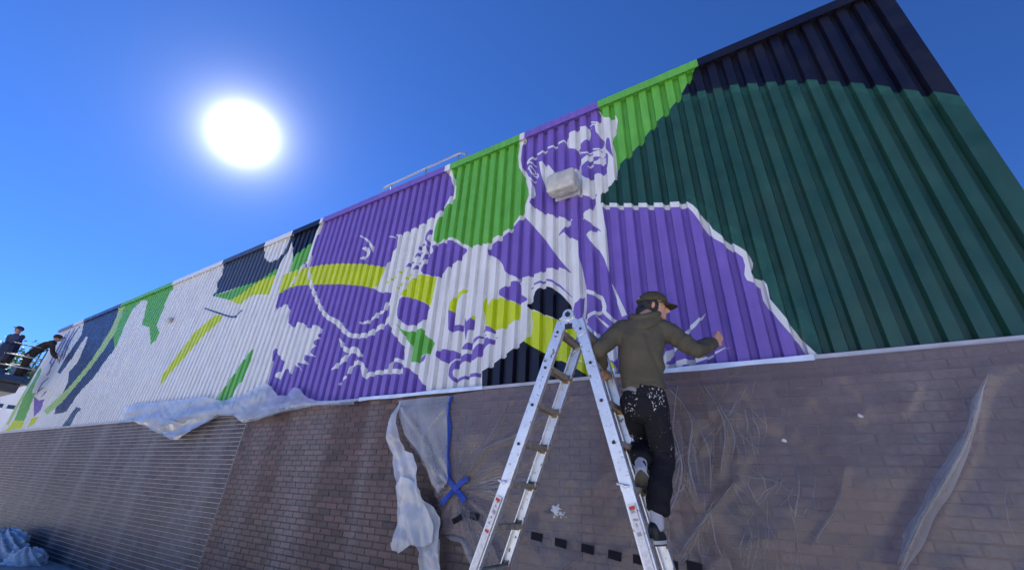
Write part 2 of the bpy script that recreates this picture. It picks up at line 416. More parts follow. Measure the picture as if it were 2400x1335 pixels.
M_film5 = plastic_mat('plastic_film_heaped', 0.78, 0.3, 0.4, (0.94,0.96,0.99), 5.0, patch=0.4)
M_film3 = plastic_mat('plastic_film_loose', 0.22, 0.32, 0.4, (0.92,0.94,0.98), 5.0, patch=0.5)
M_band = plastic_mat('plastic_film_fold', 0.10, 0.60, 0.3, (0.85,0.85,0.86), 6.0, patch=0.8)
M_wrap = mat('wrap_film', (0.42,0.41,0.38), 0.28, noise=0.18, nscale=9, bump=0.5, bscale=14)
MURAL = [
('forest',[-1.157,4.689,-1.162,4.71,-1.155,4.829,-1.115,4.886,-1.018,4.926,-0.96,5.009,-0.944,5.163,-0.882,5.212,-0.793,5.282,-0.722,5.332,-0.655,5.391,-0.415,5.662,-0.253,5.777,-0.099,5.942,0.048,5.904,0.305,5.826,0.481,5.765,0.706,5.656,1.011,5.493,1.24,5.325,1.472,5.115,1.667,4.934,1.816,4.787,1.928,4.657,2.704,3.786,2.336,2.621,1.535,2.632,0.341,2.621,-0.088,3.258,-0.487,4.235,-1.112,4.661]),
('black',[0.158,6.387,-0.099,5.942,0.048,5.904,0.305,5.826,0.481,5.765,0.706,5.656,1.011,5.493,1.24,5.325,1.472,5.115,1.667,4.934,1.816,4.787,1.928,4.657,2.425,3.963,2.772,6.814,1.77,6.767]),
('green',[-1.156,6.48,-1.085,6.219,-1.045,6.09,-0.944,6.037,-0.887,6.035,-0.868,5.938,-0.891,5.79,-0.955,5.707,-0.966,5.618,-0.946,5.44,-0.944,5.163,-0.882,5.212,-0.793,5.282,-0.722,5.332,-0.655,5.391,-0.415,5.662,-0.253,5.777,-0.099,5.942,0.156,6.372,0.188,6.616]),
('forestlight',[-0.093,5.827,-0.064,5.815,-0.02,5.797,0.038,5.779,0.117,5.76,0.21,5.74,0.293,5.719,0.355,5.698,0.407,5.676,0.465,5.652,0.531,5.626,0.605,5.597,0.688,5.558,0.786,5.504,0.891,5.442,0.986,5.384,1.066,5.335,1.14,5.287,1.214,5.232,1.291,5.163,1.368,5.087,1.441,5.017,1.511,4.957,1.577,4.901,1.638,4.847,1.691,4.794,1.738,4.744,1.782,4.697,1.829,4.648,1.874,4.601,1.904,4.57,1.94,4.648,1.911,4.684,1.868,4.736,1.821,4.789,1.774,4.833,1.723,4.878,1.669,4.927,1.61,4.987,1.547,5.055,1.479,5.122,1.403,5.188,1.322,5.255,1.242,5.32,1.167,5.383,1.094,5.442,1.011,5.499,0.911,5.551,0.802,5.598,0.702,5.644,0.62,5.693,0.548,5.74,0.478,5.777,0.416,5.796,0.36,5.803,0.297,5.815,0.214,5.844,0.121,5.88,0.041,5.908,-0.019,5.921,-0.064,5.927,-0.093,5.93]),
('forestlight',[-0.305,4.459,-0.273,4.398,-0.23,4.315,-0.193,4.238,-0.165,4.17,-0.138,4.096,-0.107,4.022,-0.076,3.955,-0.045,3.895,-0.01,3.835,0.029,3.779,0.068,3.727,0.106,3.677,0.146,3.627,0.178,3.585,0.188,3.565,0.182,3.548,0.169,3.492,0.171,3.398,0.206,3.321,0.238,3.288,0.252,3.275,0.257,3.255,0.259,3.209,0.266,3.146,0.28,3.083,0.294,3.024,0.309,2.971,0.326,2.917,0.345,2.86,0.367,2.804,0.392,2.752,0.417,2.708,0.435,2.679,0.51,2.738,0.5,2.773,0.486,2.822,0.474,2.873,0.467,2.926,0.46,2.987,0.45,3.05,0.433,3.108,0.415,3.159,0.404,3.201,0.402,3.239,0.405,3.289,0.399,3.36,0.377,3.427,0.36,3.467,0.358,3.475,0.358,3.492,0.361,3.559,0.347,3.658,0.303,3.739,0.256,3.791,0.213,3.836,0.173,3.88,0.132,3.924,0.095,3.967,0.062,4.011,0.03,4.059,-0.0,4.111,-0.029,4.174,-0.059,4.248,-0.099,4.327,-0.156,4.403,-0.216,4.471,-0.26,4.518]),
('white',[-1.151,4.712,-0.865,4.6,-0.46,4.462,-0.292,4.418,-0.259,4.412,-0.199,4.334,-0.147,4.224,-0.101,4.113,-0.069,3.995,-0.021,3.922,0.041,3.828,0.13,3.718,0.18,3.644,0.191,3.569,0.157,3.458,0.171,3.42,0.225,3.382,0.249,3.314,0.246,3.24,0.242,3.18,0.288,3.067,0.328,2.966,0.365,2.868,0.399,2.76,0.451,2.667,0.341,2.621,-0.915,2.557,-1.322,3.503,-1.23,4.602]),
('purple',[-1.149,4.649,-0.874,4.545,-0.351,4.361,-0.263,4.352,-0.212,4.246,-0.164,4.11,-0.12,3.991,-0.073,3.883,-0.01,3.814,0.052,3.73,0.121,3.623,0.125,3.539,0.101,3.445,0.11,3.389,0.165,3.35,0.197,3.309,0.194,3.199,0.216,3.114,0.259,2.993,0.308,2.877,0.358,2.78,0.386,2.671,0.38,2.644,-0.754,2.637,-1.128,2.639,-1.254,3.014,-1.448,3.23,-1.546,3.344,-1.534,3.432,-1.518,3.48,-1.483,3.499,-1.457,3.53,-1.407,3.561,-1.395,3.631,-1.429,3.853,-1.461,4.062,-1.46,4.266,-1.582,4.369,-1.644,4.449,-1.739,4.385,-1.659,4.485,-1.596,4.538,-1.517,4.591,-1.423,4.605,-1.345,4.522,-1.245,4.416,-1.174,4.305,-1.242,4.355,-1.283,4.368,-1.336,4.349,-1.358,4.319,-1.32,4.231,-1.212,4.068,-1.164,3.95,-1.137,3.836,-1.127,3.77,-1.123,3.918,-1.123,4.066,-1.126,4.349]),
('white',[-1.436,3.227,-1.421,3.324,-1.399,3.461,-1.378,3.561,-1.369,3.579,-1.376,3.57,-1.356,3.554,-1.33,3.544,-1.306,3.531,-1.283,3.515,-1.263,3.499,-1.246,3.482,-1.234,3.464,-1.224,3.437,-1.218,3.404,-1.214,3.376,-1.215,3.36,-1.221,3.34,-1.215,3.309,-1.193,3.276,-1.165,3.243,-1.139,3.215,-1.116,3.193,-1.096,3.177,-1.083,3.167,-1.061,3.199,-1.074,3.21,-1.093,3.225,-1.113,3.244,-1.137,3.27,-1.163,3.301,-1.179,3.325,-1.18,3.334,-1.175,3.347,-1.173,3.373,-1.177,3.407,-1.185,3.444,-1.197,3.48,-1.216,3.51,-1.239,3.533,-1.263,3.552,-1.289,3.57,-1.318,3.586,-1.34,3.595,-1.356,3.608,-1.394,3.618,-1.416,3.578,-1.433,3.471,-1.448,3.332,-1.459,3.233]),
('white',[-1.217,3.359,-1.24,3.357,-1.272,3.354,-1.302,3.35,-1.325,3.345,-1.347,3.339,-1.37,3.329,-1.394,3.313,-1.418,3.293,-1.437,3.274,-1.45,3.255,-1.457,3.239,-1.461,3.228,-1.435,3.212,-1.429,3.221,-1.42,3.232,-1.408,3.245,-1.391,3.262,-1.369,3.28,-1.349,3.294,-1.331,3.302,-1.314,3.307,-1.292,3.311,-1.264,3.315,-1.232,3.318,-1.21,3.32]),
('white',[-1.472,3.235,-1.461,3.227,-1.446,3.215,-1.431,3.202,-1.416,3.185,-1.398,3.164,-1.379,3.143,-1.36,3.123,-1.341,3.102,-1.32,3.082,-1.294,3.06,-1.268,3.04,-1.25,3.025,-1.23,3.054,-1.248,3.068,-1.274,3.088,-1.298,3.109,-1.317,3.127,-1.335,3.147,-1.353,3.167,-1.371,3.188,-1.389,3.21,-1.408,3.229,-1.429,3.244,-1.447,3.254,-1.46,3.26]),
('white',[-1.298,3.298,-1.284,3.276,-1.263,3.246,-1.242,3.216,-1.218,3.187,-1.193,3.158,-1.176,3.138,-1.157,3.157,-1.175,3.176,-1.201,3.203,-1.226,3.231,-1.25,3.258,-1.274,3.284,-1.291,3.303]),
('white',[-1.116,3.641,-1.107,3.597,-1.093,3.535,-1.077,3.466,-1.057,3.383,-1.036,3.294,-1.021,3.232,-0.968,3.246,-0.987,3.306,-1.016,3.394,-1.043,3.475,-1.068,3.542,-1.091,3.601,-1.108,3.643]),
('lime',[-1.364,3.094,-1.24,3.031,-1.214,2.942,-1.187,2.821,-1.121,2.738,-1.128,2.635,-1.405,2.639,-1.408,3.035]),
('white',[-1.217,3.047,-1.127,3.072,-1.097,3.013,-1.109,2.844,-1.133,2.789,-1.181,2.813,-1.205,2.849,-1.218,2.916,-1.23,2.964,-1.247,3.016]),
('white',[-1.207,2.713,-1.117,2.729,-1.124,2.635,-1.253,2.651]),
('white',[-0.482,2.962,-0.454,2.975,-0.416,2.994,-0.381,3.015,-0.357,3.035,-0.34,3.056,-0.324,3.079,-0.303,3.106,-0.283,3.135,-0.269,3.155,-0.271,3.158,-0.289,3.142,-0.314,3.118,-0.338,3.096,-0.358,3.079,-0.377,3.064,-0.398,3.05,-0.431,3.031,-0.468,3.01,-0.495,2.996]),
('white',[-0.737,2.62,-0.703,2.727,-0.639,2.848,-0.578,2.86,-0.544,2.84,-0.615,2.773,-0.671,2.707,-0.502,2.744,-0.346,2.734,-0.27,2.767,-0.125,2.818,-0.219,2.769,-0.328,2.72,-0.425,2.693,-0.517,2.691,-0.571,2.631]),
('purple',[-2.253,6.232,-2.222,6.384,-1.16,6.397,-1.092,6.206,-1.098,6.079,-1.153,6.06,-1.174,5.991,-1.167,5.892,-1.135,5.821,-1.067,5.706,-1.088,5.638,-1.131,5.584,-1.099,5.539,-1.173,5.537,-1.265,5.535,-1.313,5.491,-1.373,5.451,-1.434,5.383,-1.511,5.365,-1.572,5.297,-1.633,5.351,-1.729,5.436,-1.792,5.501,-1.84,5.598,-1.909,5.652,-1.956,5.732,-2.002,5.733,-1.966,5.518,-1.911,5.267,-1.806,5.168,-1.595,5.009,-1.413,4.933,-1.267,4.842,-1.196,4.865,-1.274,4.68,-1.358,4.659,-1.424,4.586,-1.474,4.564,-1.584,4.623,-1.686,4.69,-1.821,4.771,-1.961,4.867,-2.077,4.998,-2.135,5.076,-2.063,5.216,-2.087,5.354,-2.122,5.449,-2.204,5.662,-2.269,5.746,-2.297,5.905,-2.286,6.162]),
('white',[-1.572,6.035,-1.54,6.06,-1.509,6.07,-1.463,6.069,-1.435,6.076,-1.41,6.095,-1.369,6.091,-1.291,6.064,-1.258,6.027,-1.251,5.96,-1.253,5.91,-1.265,5.85,-1.287,5.822,-1.329,5.81,-1.36,5.791,-1.397,5.755,-1.414,5.733,-1.422,5.713,-1.452,5.72,-1.523,5.761,-1.563,5.806,-1.591,5.883,-1.599,5.937,-1.589,6.001]),
('white',[-2.174,5.763,-2.167,5.781,-2.157,5.806,-2.144,5.826,-2.125,5.838,-2.1,5.847,-2.072,5.855,-2.043,5.862,-2.011,5.868,-1.978,5.876,-1.942,5.89,-1.905,5.905,-1.872,5.916,-1.843,5.918,-1.815,5.917,-1.788,5.915,-1.763,5.914,-1.738,5.912,-1.715,5.913,-1.697,5.919,-1.684,5.926,-1.67,5.932,-1.646,5.935,-1.619,5.936,-1.6,5.937,-1.61,5.972,-1.629,5.971,-1.657,5.969,-1.682,5.966,-1.699,5.959,-1.712,5.952,-1.727,5.948,-1.747,5.947,-1.771,5.949,-1.797,5.95,-1.824,5.952,-1.853,5.953,-1.885,5.95,-1.921,5.939,-1.958,5.924,-1.993,5.911,-2.025,5.903,-2.057,5.897,-2.087,5.89,-2.116,5.881,-2.143,5.871,-2.166,5.857,-2.182,5.832,-2.193,5.805,-2.2,5.786]),
('white',[-1.25,6.069,-1.237,6.072,-1.221,6.076,-1.204,6.076,-1.186,6.065,-1.164,6.05,-1.149,6.038,-1.145,6.06,-1.161,6.072,-1.183,6.088,-1.206,6.101,-1.227,6.102,-1.246,6.098,-1.258,6.094]),
('white',[-1.239,6.016,-1.226,6.021,-1.208,6.028,-1.194,6.03,-1.184,6.023,-1.174,6.01,-1.166,6.0,-1.157,6.016,-1.165,6.027,-1.179,6.043,-1.197,6.055,-1.216,6.053,-1.235,6.046,-1.249,6.04]),
('white',[-1.434,5.708,-1.427,5.683,-1.416,5.647,-1.395,5.614,-1.364,5.594,-1.329,5.581,-1.295,5.574,-1.264,5.576,-1.235,5.583,-1.208,5.585,-1.181,5.575,-1.152,5.56,-1.123,5.553,-1.097,5.562,-1.076,5.58,-1.059,5.602,-1.047,5.631,-1.04,5.663,-1.036,5.685,-1.055,5.698,-1.059,5.677,-1.065,5.647,-1.075,5.622,-1.09,5.603,-1.109,5.587,-1.129,5.58,-1.152,5.586,-1.18,5.601,-1.212,5.613,-1.243,5.61,-1.272,5.603,-1.3,5.602,-1.331,5.608,-1.363,5.62,-1.386,5.634,-1.399,5.656,-1.408,5.686,-1.415,5.709]),
('white',[-1.389,5.337,-1.382,5.359,-1.373,5.389,-1.361,5.412,-1.342,5.431,-1.314,5.45,-1.286,5.467,-1.264,5.481,-1.245,5.49,-1.223,5.496,-1.193,5.497,-1.159,5.495,-1.127,5.49,-1.095,5.481,-1.064,5.469,-1.042,5.461,-1.04,5.504,-1.063,5.514,-1.095,5.529,-1.13,5.542,-1.166,5.551,-1.203,5.556,-1.238,5.558,-1.267,5.553,-1.292,5.545,-1.316,5.533,-1.347,5.519,-1.38,5.5,-1.409,5.473,-1.425,5.433,-1.431,5.393,-1.434,5.366]),
('purple',[-1.388,5.379,-1.361,5.408,-1.332,5.427,-1.286,5.448,-1.253,5.458,-1.214,5.465,-1.183,5.459,-1.143,5.437,-1.114,5.436,-1.078,5.456,-1.056,5.457,-1.036,5.439,-1.03,5.403,-1.034,5.33,-1.04,5.28,-1.051,5.226,-1.068,5.191,-1.103,5.155,-1.133,5.152,-1.178,5.181,-1.209,5.178,-1.241,5.143,-1.273,5.139,-1.32,5.162,-1.354,5.195,-1.392,5.254,-1.406,5.298,-1.401,5.348]),
('white',[-1.285,5.368,-1.258,5.393,-1.23,5.398,-1.186,5.387,-1.156,5.395,-1.123,5.429,-1.099,5.438,-1.072,5.43,-1.06,5.408,-1.056,5.363,-1.073,5.336,-1.117,5.312,-1.154,5.314,-1.202,5.343,-1.24,5.351,-1.289,5.34,-1.305,5.341,-1.298,5.354]),
('purple',[-1.025,5.706,-1.003,5.699,-0.992,5.652,-0.987,5.542,-0.98,5.462,-0.968,5.368,-0.974,5.355,-1.0,5.415,-1.021,5.463,-1.049,5.525,-1.054,5.584,-1.039,5.673]),
('white',[-2.19,5.812,-2.174,5.802,-2.151,5.787,-2.129,5.77,-2.106,5.747,-2.084,5.722,-2.067,5.703,-2.057,5.719,-2.074,5.738,-2.097,5.764,-2.122,5.789,-2.147,5.808,-2.171,5.824,-2.187,5.835]),
('white',[-2.173,5.707,-2.164,5.682,-2.15,5.645,-2.136,5.611,-2.122,5.582,-2.106,5.554,-2.087,5.531,-2.066,5.524,-2.049,5.527,-2.04,5.526,-2.027,5.513,-2.015,5.496,-2.013,5.485,-2.03,5.467,-2.059,5.449,-2.083,5.444,-2.1,5.461,-2.121,5.496,-2.137,5.524,-2.152,5.515,-2.136,5.487,-2.112,5.448,-2.081,5.421,-2.047,5.425,-2.015,5.445,-1.995,5.468,-1.998,5.499,-2.016,5.527,-2.037,5.548,-2.057,5.552,-2.073,5.549,-2.082,5.551,-2.093,5.564,-2.106,5.588,-2.119,5.616,-2.132,5.648,-2.145,5.684,-2.155,5.709]),
('white',[-2.162,5.664,-2.156,5.681,-2.147,5.703,-2.14,5.713,-2.134,5.708,-2.121,5.691,-2.108,5.67,-2.096,5.645,-2.085,5.619,-2.081,5.604,-2.088,5.598,-2.104,5.596,-2.117,5.594,-2.109,5.573,-2.096,5.575,-2.077,5.578,-2.065,5.592,-2.069,5.62,-2.082,5.65,-2.095,5.677,-2.11,5.701,-2.127,5.723,-2.148,5.734,-2.163,5.72,-2.172,5.696,-2.178,5.678]),
('purple',[-2.215,4.885,-2.121,4.757,-2.021,4.611,-1.88,4.397,-1.747,4.158,-1.642,3.995,-1.57,3.887,-1.694,3.968,-1.876,4.001,-1.969,3.962,-2.063,3.955,-2.179,3.955,-2.259,3.962,-2.364,4.035,-2.449,4.098,-2.488,4.208,-2.571,4.314,-2.746,4.444,-2.752,4.516,-2.648,4.579,-2.53,4.633,-2.402,4.706,-2.298,4.808]),
('purple',[-2.25,3.915,-2.238,3.924,-2.222,3.936,-2.203,3.944,-2.172,3.948,-2.134,3.95,-2.107,3.951,-2.109,3.963,-2.137,3.966,-2.178,3.97,-2.214,3.968,-2.237,3.955,-2.251,3.937,-2.26,3.924]),
('purple',[-2.256,3.916,-2.308,3.932,-2.348,3.928,-2.398,3.901,-2.437,3.884,-2.489,3.866,-2.513,3.846,-2.525,3.81,-2.506,3.778,-2.447,3.734,-2.398,3.703,-2.329,3.669,-2.281,3.643,-2.226,3.612,-2.181,3.608,-2.121,3.627,-2.109,3.647,-2.139,3.678,-2.166,3.699,-2.204,3.723,-2.223,3.771,-2.232,3.87]),
('lime',[-2.708,3.802,-2.684,3.692,-2.661,3.672,-2.627,3.731,-2.59,3.754,-2.531,3.753,-2.48,3.739,-2.411,3.705,-2.352,3.675,-2.273,3.634,-2.23,3.608,-2.196,3.58,-2.187,3.545,-2.196,3.486,-2.215,3.45,-2.255,3.418,-2.295,3.391,-2.358,3.356,-2.413,3.337,-2.488,3.321,-2.535,3.324,-2.581,3.346,-2.618,3.371,-2.667,3.412,-2.699,3.467,-2.734,3.567,-2.748,3.641,-2.749,3.728,-2.743,3.781,-2.725,3.828]),
('lime',[-2.079,3.506,-1.976,3.461,-1.889,3.409,-1.783,3.35,-1.707,3.321,-1.539,3.22,-1.341,3.081,-1.18,2.807,-1.128,2.635,-1.422,2.666,-1.564,2.783,-1.671,2.85,-1.768,2.884,-1.866,2.957,-2.004,3.038,-2.141,3.131,-2.07,3.212,-2.055,3.327]),
('black',[-2.141,3.131,-2.004,3.038,-1.866,2.957,-1.768,2.884,-1.671,2.85,-1.564,2.788,-1.412,2.682,-1.416,2.598,-2.648,2.579,-2.673,2.844,-2.56,2.891,-2.417,2.975,-2.292,3.05]),
('white',[-1.551,2.871,-1.533,2.859,-1.507,2.842,-1.481,2.827,-1.454,2.817,-1.427,2.81,-1.408,2.806,-1.406,2.816,-1.425,2.821,-1.451,2.828,-1.477,2.837,-1.502,2.851,-1.527,2.868,-1.544,2.88]),
('black',[-1.985,3.748,-1.945,3.76,-1.906,3.761,-1.849,3.754,-1.806,3.734,-1.751,3.692,-1.712,3.654,-1.666,3.601,-1.631,3.555,-1.589,3.49,-1.575,3.449,-1.58,3.407,-1.597,3.388,-1.635,3.38,-1.661,3.365,-1.688,3.333,-1.717,3.329,-1.765,3.351,-1.806,3.371,-1.865,3.402,-1.912,3.428,-1.972,3.465,-2.022,3.495,-2.09,3.532,-2.114,3.557,-2.105,3.582,-2.087,3.602,-2.05,3.629,-2.028,3.662,-2.009,3.721]),
('purple',[-2.088,3.791,-2.06,3.799,-2.02,3.811,-1.978,3.819,-1.937,3.826,-1.894,3.83,-1.855,3.827,-1.821,3.814,-1.787,3.793,-1.755,3.77,-1.726,3.744,-1.699,3.714,-1.669,3.681,-1.632,3.643,-1.594,3.604,-1.568,3.576,-1.564,3.579,-1.588,3.61,-1.622,3.653,-1.655,3.695,-1.683,3.729,-1.711,3.761,-1.741,3.79,-1.776,3.817,-1.814,3.84,-1.855,3.855,-1.9,3.859,-1.946,3.854,-1.989,3.845,-2.03,3.832,-2.068,3.814,-2.094,3.802]),
('lime',[-3.021,3.987,-3.062,3.989,-3.1,3.978,-3.155,3.947,-3.197,3.92,-3.247,3.882,-3.274,3.847,-3.29,3.796,-3.297,3.763,-3.296,3.728,-3.269,3.706,-3.2,3.683,-3.171,3.698,-3.165,3.758,-3.157,3.803,-3.14,3.857,-3.117,3.892,-3.074,3.925,-3.046,3.949,-3.016,3.976]),
('purple',[-3.297,3.721,-3.175,3.669,-3.157,3.484,-3.041,3.48,-2.998,3.399,-3.105,3.4,-3.185,3.393,-3.255,3.438]),
('purple',[-3.019,3.623,-2.977,3.505,-2.914,3.552,-2.852,3.497,-2.859,3.412,-2.942,3.376,-2.957,3.259,-2.991,3.398]),
('lime',[-2.891,3.585,-2.864,3.57,-2.855,3.554,-2.859,3.525,-2.874,3.521,-2.909,3.54,-2.918,3.557,-2.906,3.581]),
('purple',[-2.672,3.401,-2.625,3.384,-2.591,3.362,-2.551,3.322,-2.54,3.304,-2.553,3.297,-2.581,3.303,-2.639,3.325,-2.68,3.335,-2.728,3.337,-2.734,3.354,-2.703,3.392]),
('purple',[-2.665,3.284,-2.755,3.286,-2.805,3.275,-2.841,3.243,-2.876,3.228,-2.931,3.222,-2.967,3.203,-3.004,3.162,-2.988,3.142,-2.911,3.133,-2.873,3.142,-2.852,3.176,-2.825,3.204,-2.776,3.243,-2.741,3.259,-2.699,3.263,-2.671,3.268,-2.641,3.279]),
('purple',[-2.661,3.246,-2.695,3.215,-2.724,3.198,-2.764,3.185,-2.795,3.163,-2.832,3.118,-2.872,3.095,-2.939,3.081,-2.985,3.064,-3.035,3.037,-3.073,3.017,-3.12,2.992,-3.145,2.966,-3.161,2.923,-3.167,2.892,-3.166,2.857,-3.153,2.83,-3.122,2.797,-3.092,2.774,-3.046,2.749,-3.005,2.747,-2.949,2.767,-2.901,2.779,-2.837,2.787,-2.786,2.79,-2.722,2.788,-2.695,2.799,-2.688,2.827,-2.713,2.837,-2.787,2.833,-2.841,2.827,-2.905,2.816,-2.953,2.804,-3.011,2.787,-3.046,2.791,-3.079,2.82,-3.095,2.845,-3.104,2.881,-3.086,2.905,-3.032,2.932,-2.998,2.954,-2.966,2.983,-2.927,2.99,-2.859,2.98,-2.806,2.991,-2.738,3.03,-2.694,3.07,-2.649,3.135,-2.613,3.162,-2.566,3.164,-2.544,3.174,-2.536,3.196,-2.516,3.21,-2.474,3.222,-2.49,3.225,-2.573,3.222,-2.615,3.229,-2.639,3.25]),
('purple',[-3.369,3.191,-3.282,3.184,-3.222,3.174,-3.156,3.156,-3.104,3.137,-3.037,3.108,-3.022,3.086,-3.047,3.059,-3.082,3.035,-3.147,3.0,-3.202,2.998,-3.278,3.027,-3.332,3.053,-3.392,3.091,-3.413,3.125,-3.406,3.175]),
('green',[-4.257,3.695,-4.086,3.565,-3.941,3.512,-3.724,3.534,-3.652,3.438,-3.447,3.286,-3.484,3.176,-3.616,3.152,-3.701,3.065,-3.853,3.082,-3.832,3.178,-3.875,3.325,-4.003,3.446]),
('purple',[-3.571,3.15,-3.578,3.1,-3.595,3.072,-3.631,3.051,-3.659,3.047,-3.695,3.061,-3.692,3.078,-3.649,3.108,-3.618,3.131,-3.583,3.158]),
('purple',[-4.2,4.107,-4.052,4.055,-3.947,4.013,-3.829,3.96,-3.747,3.915,-3.658,3.854,-3.628,3.819,-3.64,3.789,-3.659,3.751,-3.698,3.683,-3.731,3.646,-3.777,3.618,-3.836,3.607,-3.941,3.606,-4.032,3.635,-4.158,3.709,-4.22,3.763,-4.249,3.824,-4.26,3.909,-4.26,4.066]),
('lime',[-4.066,4.371,-3.915,4.407,-3.586,4.281,-3.606,3.99,-3.619,3.849,-3.783,3.939,-3.995,4.034,-4.254,4.142,-4.198,4.236]),
('purple',[-3.756,4.865,-3.661,4.85,-3.593,4.851,-3.515,4.866,-3.458,4.864,-3.394,4.845,-3.329,4.802,-3.232,4.713,-3.167,4.658,-3.098,4.607,-3.094,4.569,-3.15,4.522,-3.202,4.487,-3.28,4.445,-3.333,4.423,-3.391,4.411,-3.428,4.382,-3.466,4.321,-3.499,4.293,-3.544,4.28,-3.605,4.293,-3.714,4.338,-3.795,4.376,-3.892,4.426,-3.925,4.471,-3.909,4.532,-3.877,4.585,-3.811,4.659,-3.774,4.703,-3.744,4.74,-3.745,4.78,-3.78,4.845]),
('purple',[-6.905,6.308,-7.043,6.825,-3.912,6.713,-3.713,6.271,-3.603,6.124,-3.55,5.942,-3.542,5.765,-3.613,5.613,-3.652,5.535,-3.763,5.482,-3.825,5.437,-3.933,5.407,-4.057,5.356,-4.215,5.331,-4.422,5.304,-4.591,5.297,-4.57,5.249,-4.549,5.044,-4.652,4.959,-4.695,4.794,-4.748,4.565,-4.911,4.396,-4.728,4.282,-4.43,4.22,-4.385,4.112,-4.377,3.868,-4.354,3.678,-4.134,3.459,-3.96,3.252,-3.921,3.083,-3.791,2.967,-3.646,2.865,-3.462,2.67,-3.47,2.533,-6.865,2.529,-7.018,3.017,-7.043,3.288,-7.194,3.638,-7.134,3.693,-7.028,3.587,-6.886,3.479,-6.784,3.423,-6.719,3.365,-6.736,3.257,-6.881,3.213,-6.895,3.171,-6.688,3.096,-6.659,3.2,-6.612,3.317,-6.526,3.237,-6.383,3.083,-6.437,3.242,-6.389,3.308,-6.143,3.185,-6.318,3.301,-6.363,3.348,-6.021,3.276,-6.198,3.38,-6.212,3.46,-5.909,3.389,-6.092,3.488,-6.06,3.542,-5.98,3.582,-6.065,3.629,-6.073,3.674,-5.957,3.71,-6.011,3.761,-5.94,3.855,-6.106,3.964,-6.248,3.979,-6.33,3.93,-6.517,4.061,-6.71,4.117,-6.802,4.027,-6.998,4.147,-7.087,4.406,-7.248,4.575,-7.446,4.541,-7.58,4.46,-7.613,4.599,-7.653,4.863,-7.392,4.946,-7.108,4.94,-6.685,4.882,-6.906,5.244,-7.239,5.335,-7.203,5.374,-7.004,5.497,-7.031,5.681,-7.009,6.038]),
('lime',[-6.906,5.272,-6.467,5.218,-5.932,5.105,-5.327,4.947,-4.716,4.729,-4.748,4.565,-4.819,4.444,-4.909,4.388,-5.186,4.494,-5.77,4.654,-6.586,4.825,-7.098,4.919,-7.382,4.926,-7.653,4.863,-7.766,5.302,-7.128,5.298]),
('green',[-7.079,5.916,-7.614,5.719,-7.571,5.31,-7.224,5.303,-7.018,5.559]),
('black',[-6.976,6.417,-7.94,6.398,-7.942,6.277,-7.603,5.695,-7.032,5.902]),
('white',[-6.946,6.452,-6.953,6.417,-6.965,6.366,-6.98,6.305,-7.005,6.236,-7.035,6.156,-7.058,6.066,-7.07,5.966,-7.075,5.858,-7.068,5.739,-7.05,5.605,-7.022,5.461,-6.979,5.32,-6.922,5.188,-6.851,5.059,-6.766,4.928,-6.666,4.79,-6.553,4.65,-6.43,4.512,-6.294,4.367,-6.148,4.223,-6.001,4.097,-5.854,4.006,-5.721,3.942,-5.613,3.885,-5.514,3.814,-5.409,3.734,-5.303,3.664,-5.205,3.618,-5.117,3.592,-5.031,3.576,-4.937,3.564,-4.84,3.56,-4.752,3.565,-4.68,3.582,-4.62,3.607,-4.568,3.63,-4.519,3.65,-4.471,3.671,-4.427,3.693,-4.384,3.72,-4.346,3.747,-4.32,3.765,-4.416,3.834,-4.434,3.81,-4.46,3.777,-4.492,3.749,-4.532,3.73,-4.58,3.714,-4.635,3.697,-4.691,3.675,-4.748,3.655,-4.809,3.642,-4.885,3.639,-4.971,3.643,-5.055,3.654,-5.126,3.668,-5.19,3.686,-5.256,3.718,-5.336,3.777,-5.432,3.86,-5.551,3.949,-5.687,4.017,-5.816,4.071,-5.937,4.139,-6.066,4.247,-6.205,4.383,-6.337,4.523,-6.457,4.656,-6.567,4.79,-6.666,4.921,-6.754,5.047,-6.829,5.169,-6.89,5.295,-6.932,5.429,-6.958,5.567,-6.973,5.697,-6.979,5.812,-6.974,5.916,-6.961,6.011,-6.939,6.098,-6.91,6.176,-6.884,6.245,-6.868,6.307,-6.857,6.359,-6.849,6.394]),
('white',[-7.349,4.92,-7.322,4.95,-7.284,4.995,-7.245,5.053,-7.211,5.128,-7.177,5.213,-7.136,5.286,-7.073,5.339,-7.001,5.382,-6.949,5.411,-7.002,5.454,-7.059,5.428,-7.14,5.389,-7.211,5.333,-7.252,5.254,-7.28,5.164,-7.307,5.086,-7.34,5.027,-7.372,4.979,-7.395,4.946]),
('white',[-5.625,5.601,-5.559,5.557,-5.469,5.495,-5.388,5.431,-5.317,5.361,-5.249,5.285,-5.201,5.227,-5.18,5.191,-5.171,5.159,-5.165,5.134,-5.142,5.123,-5.133,5.142,-5.125,5.175,-5.143,5.228,-5.199,5.299,-5.276,5.38,-5.36,5.457,-5.455,5.522,-5.552,5.578,-5.621,5.616]),
('white',[-5.453,5.281,-5.402,5.292,-5.357,5.288,-5.292,5.27,-5.246,5.234,-5.196,5.163,-5.184,5.114,-5.203,5.063,-5.235,5.04,-5.297,5.032,-5.35,5.039,-5.423,5.062,-5.427,5.075,-5.363,5.082,-5.332,5.1,-5.314,5.138,-5.316,5.169,-5.341,5.209,-5.377,5.237,-5.446,5.266]),
('white',[-4.849,5.365,-4.816,5.343,-4.767,5.313,-4.715,5.29,-4.662,5.284,-4.611,5.288,-4.575,5.291,-4.591,5.315,-4.626,5.312,-4.676,5.309,-4.722,5.313,-4.765,5.332,-4.81,5.361,-4.842,5.383]),
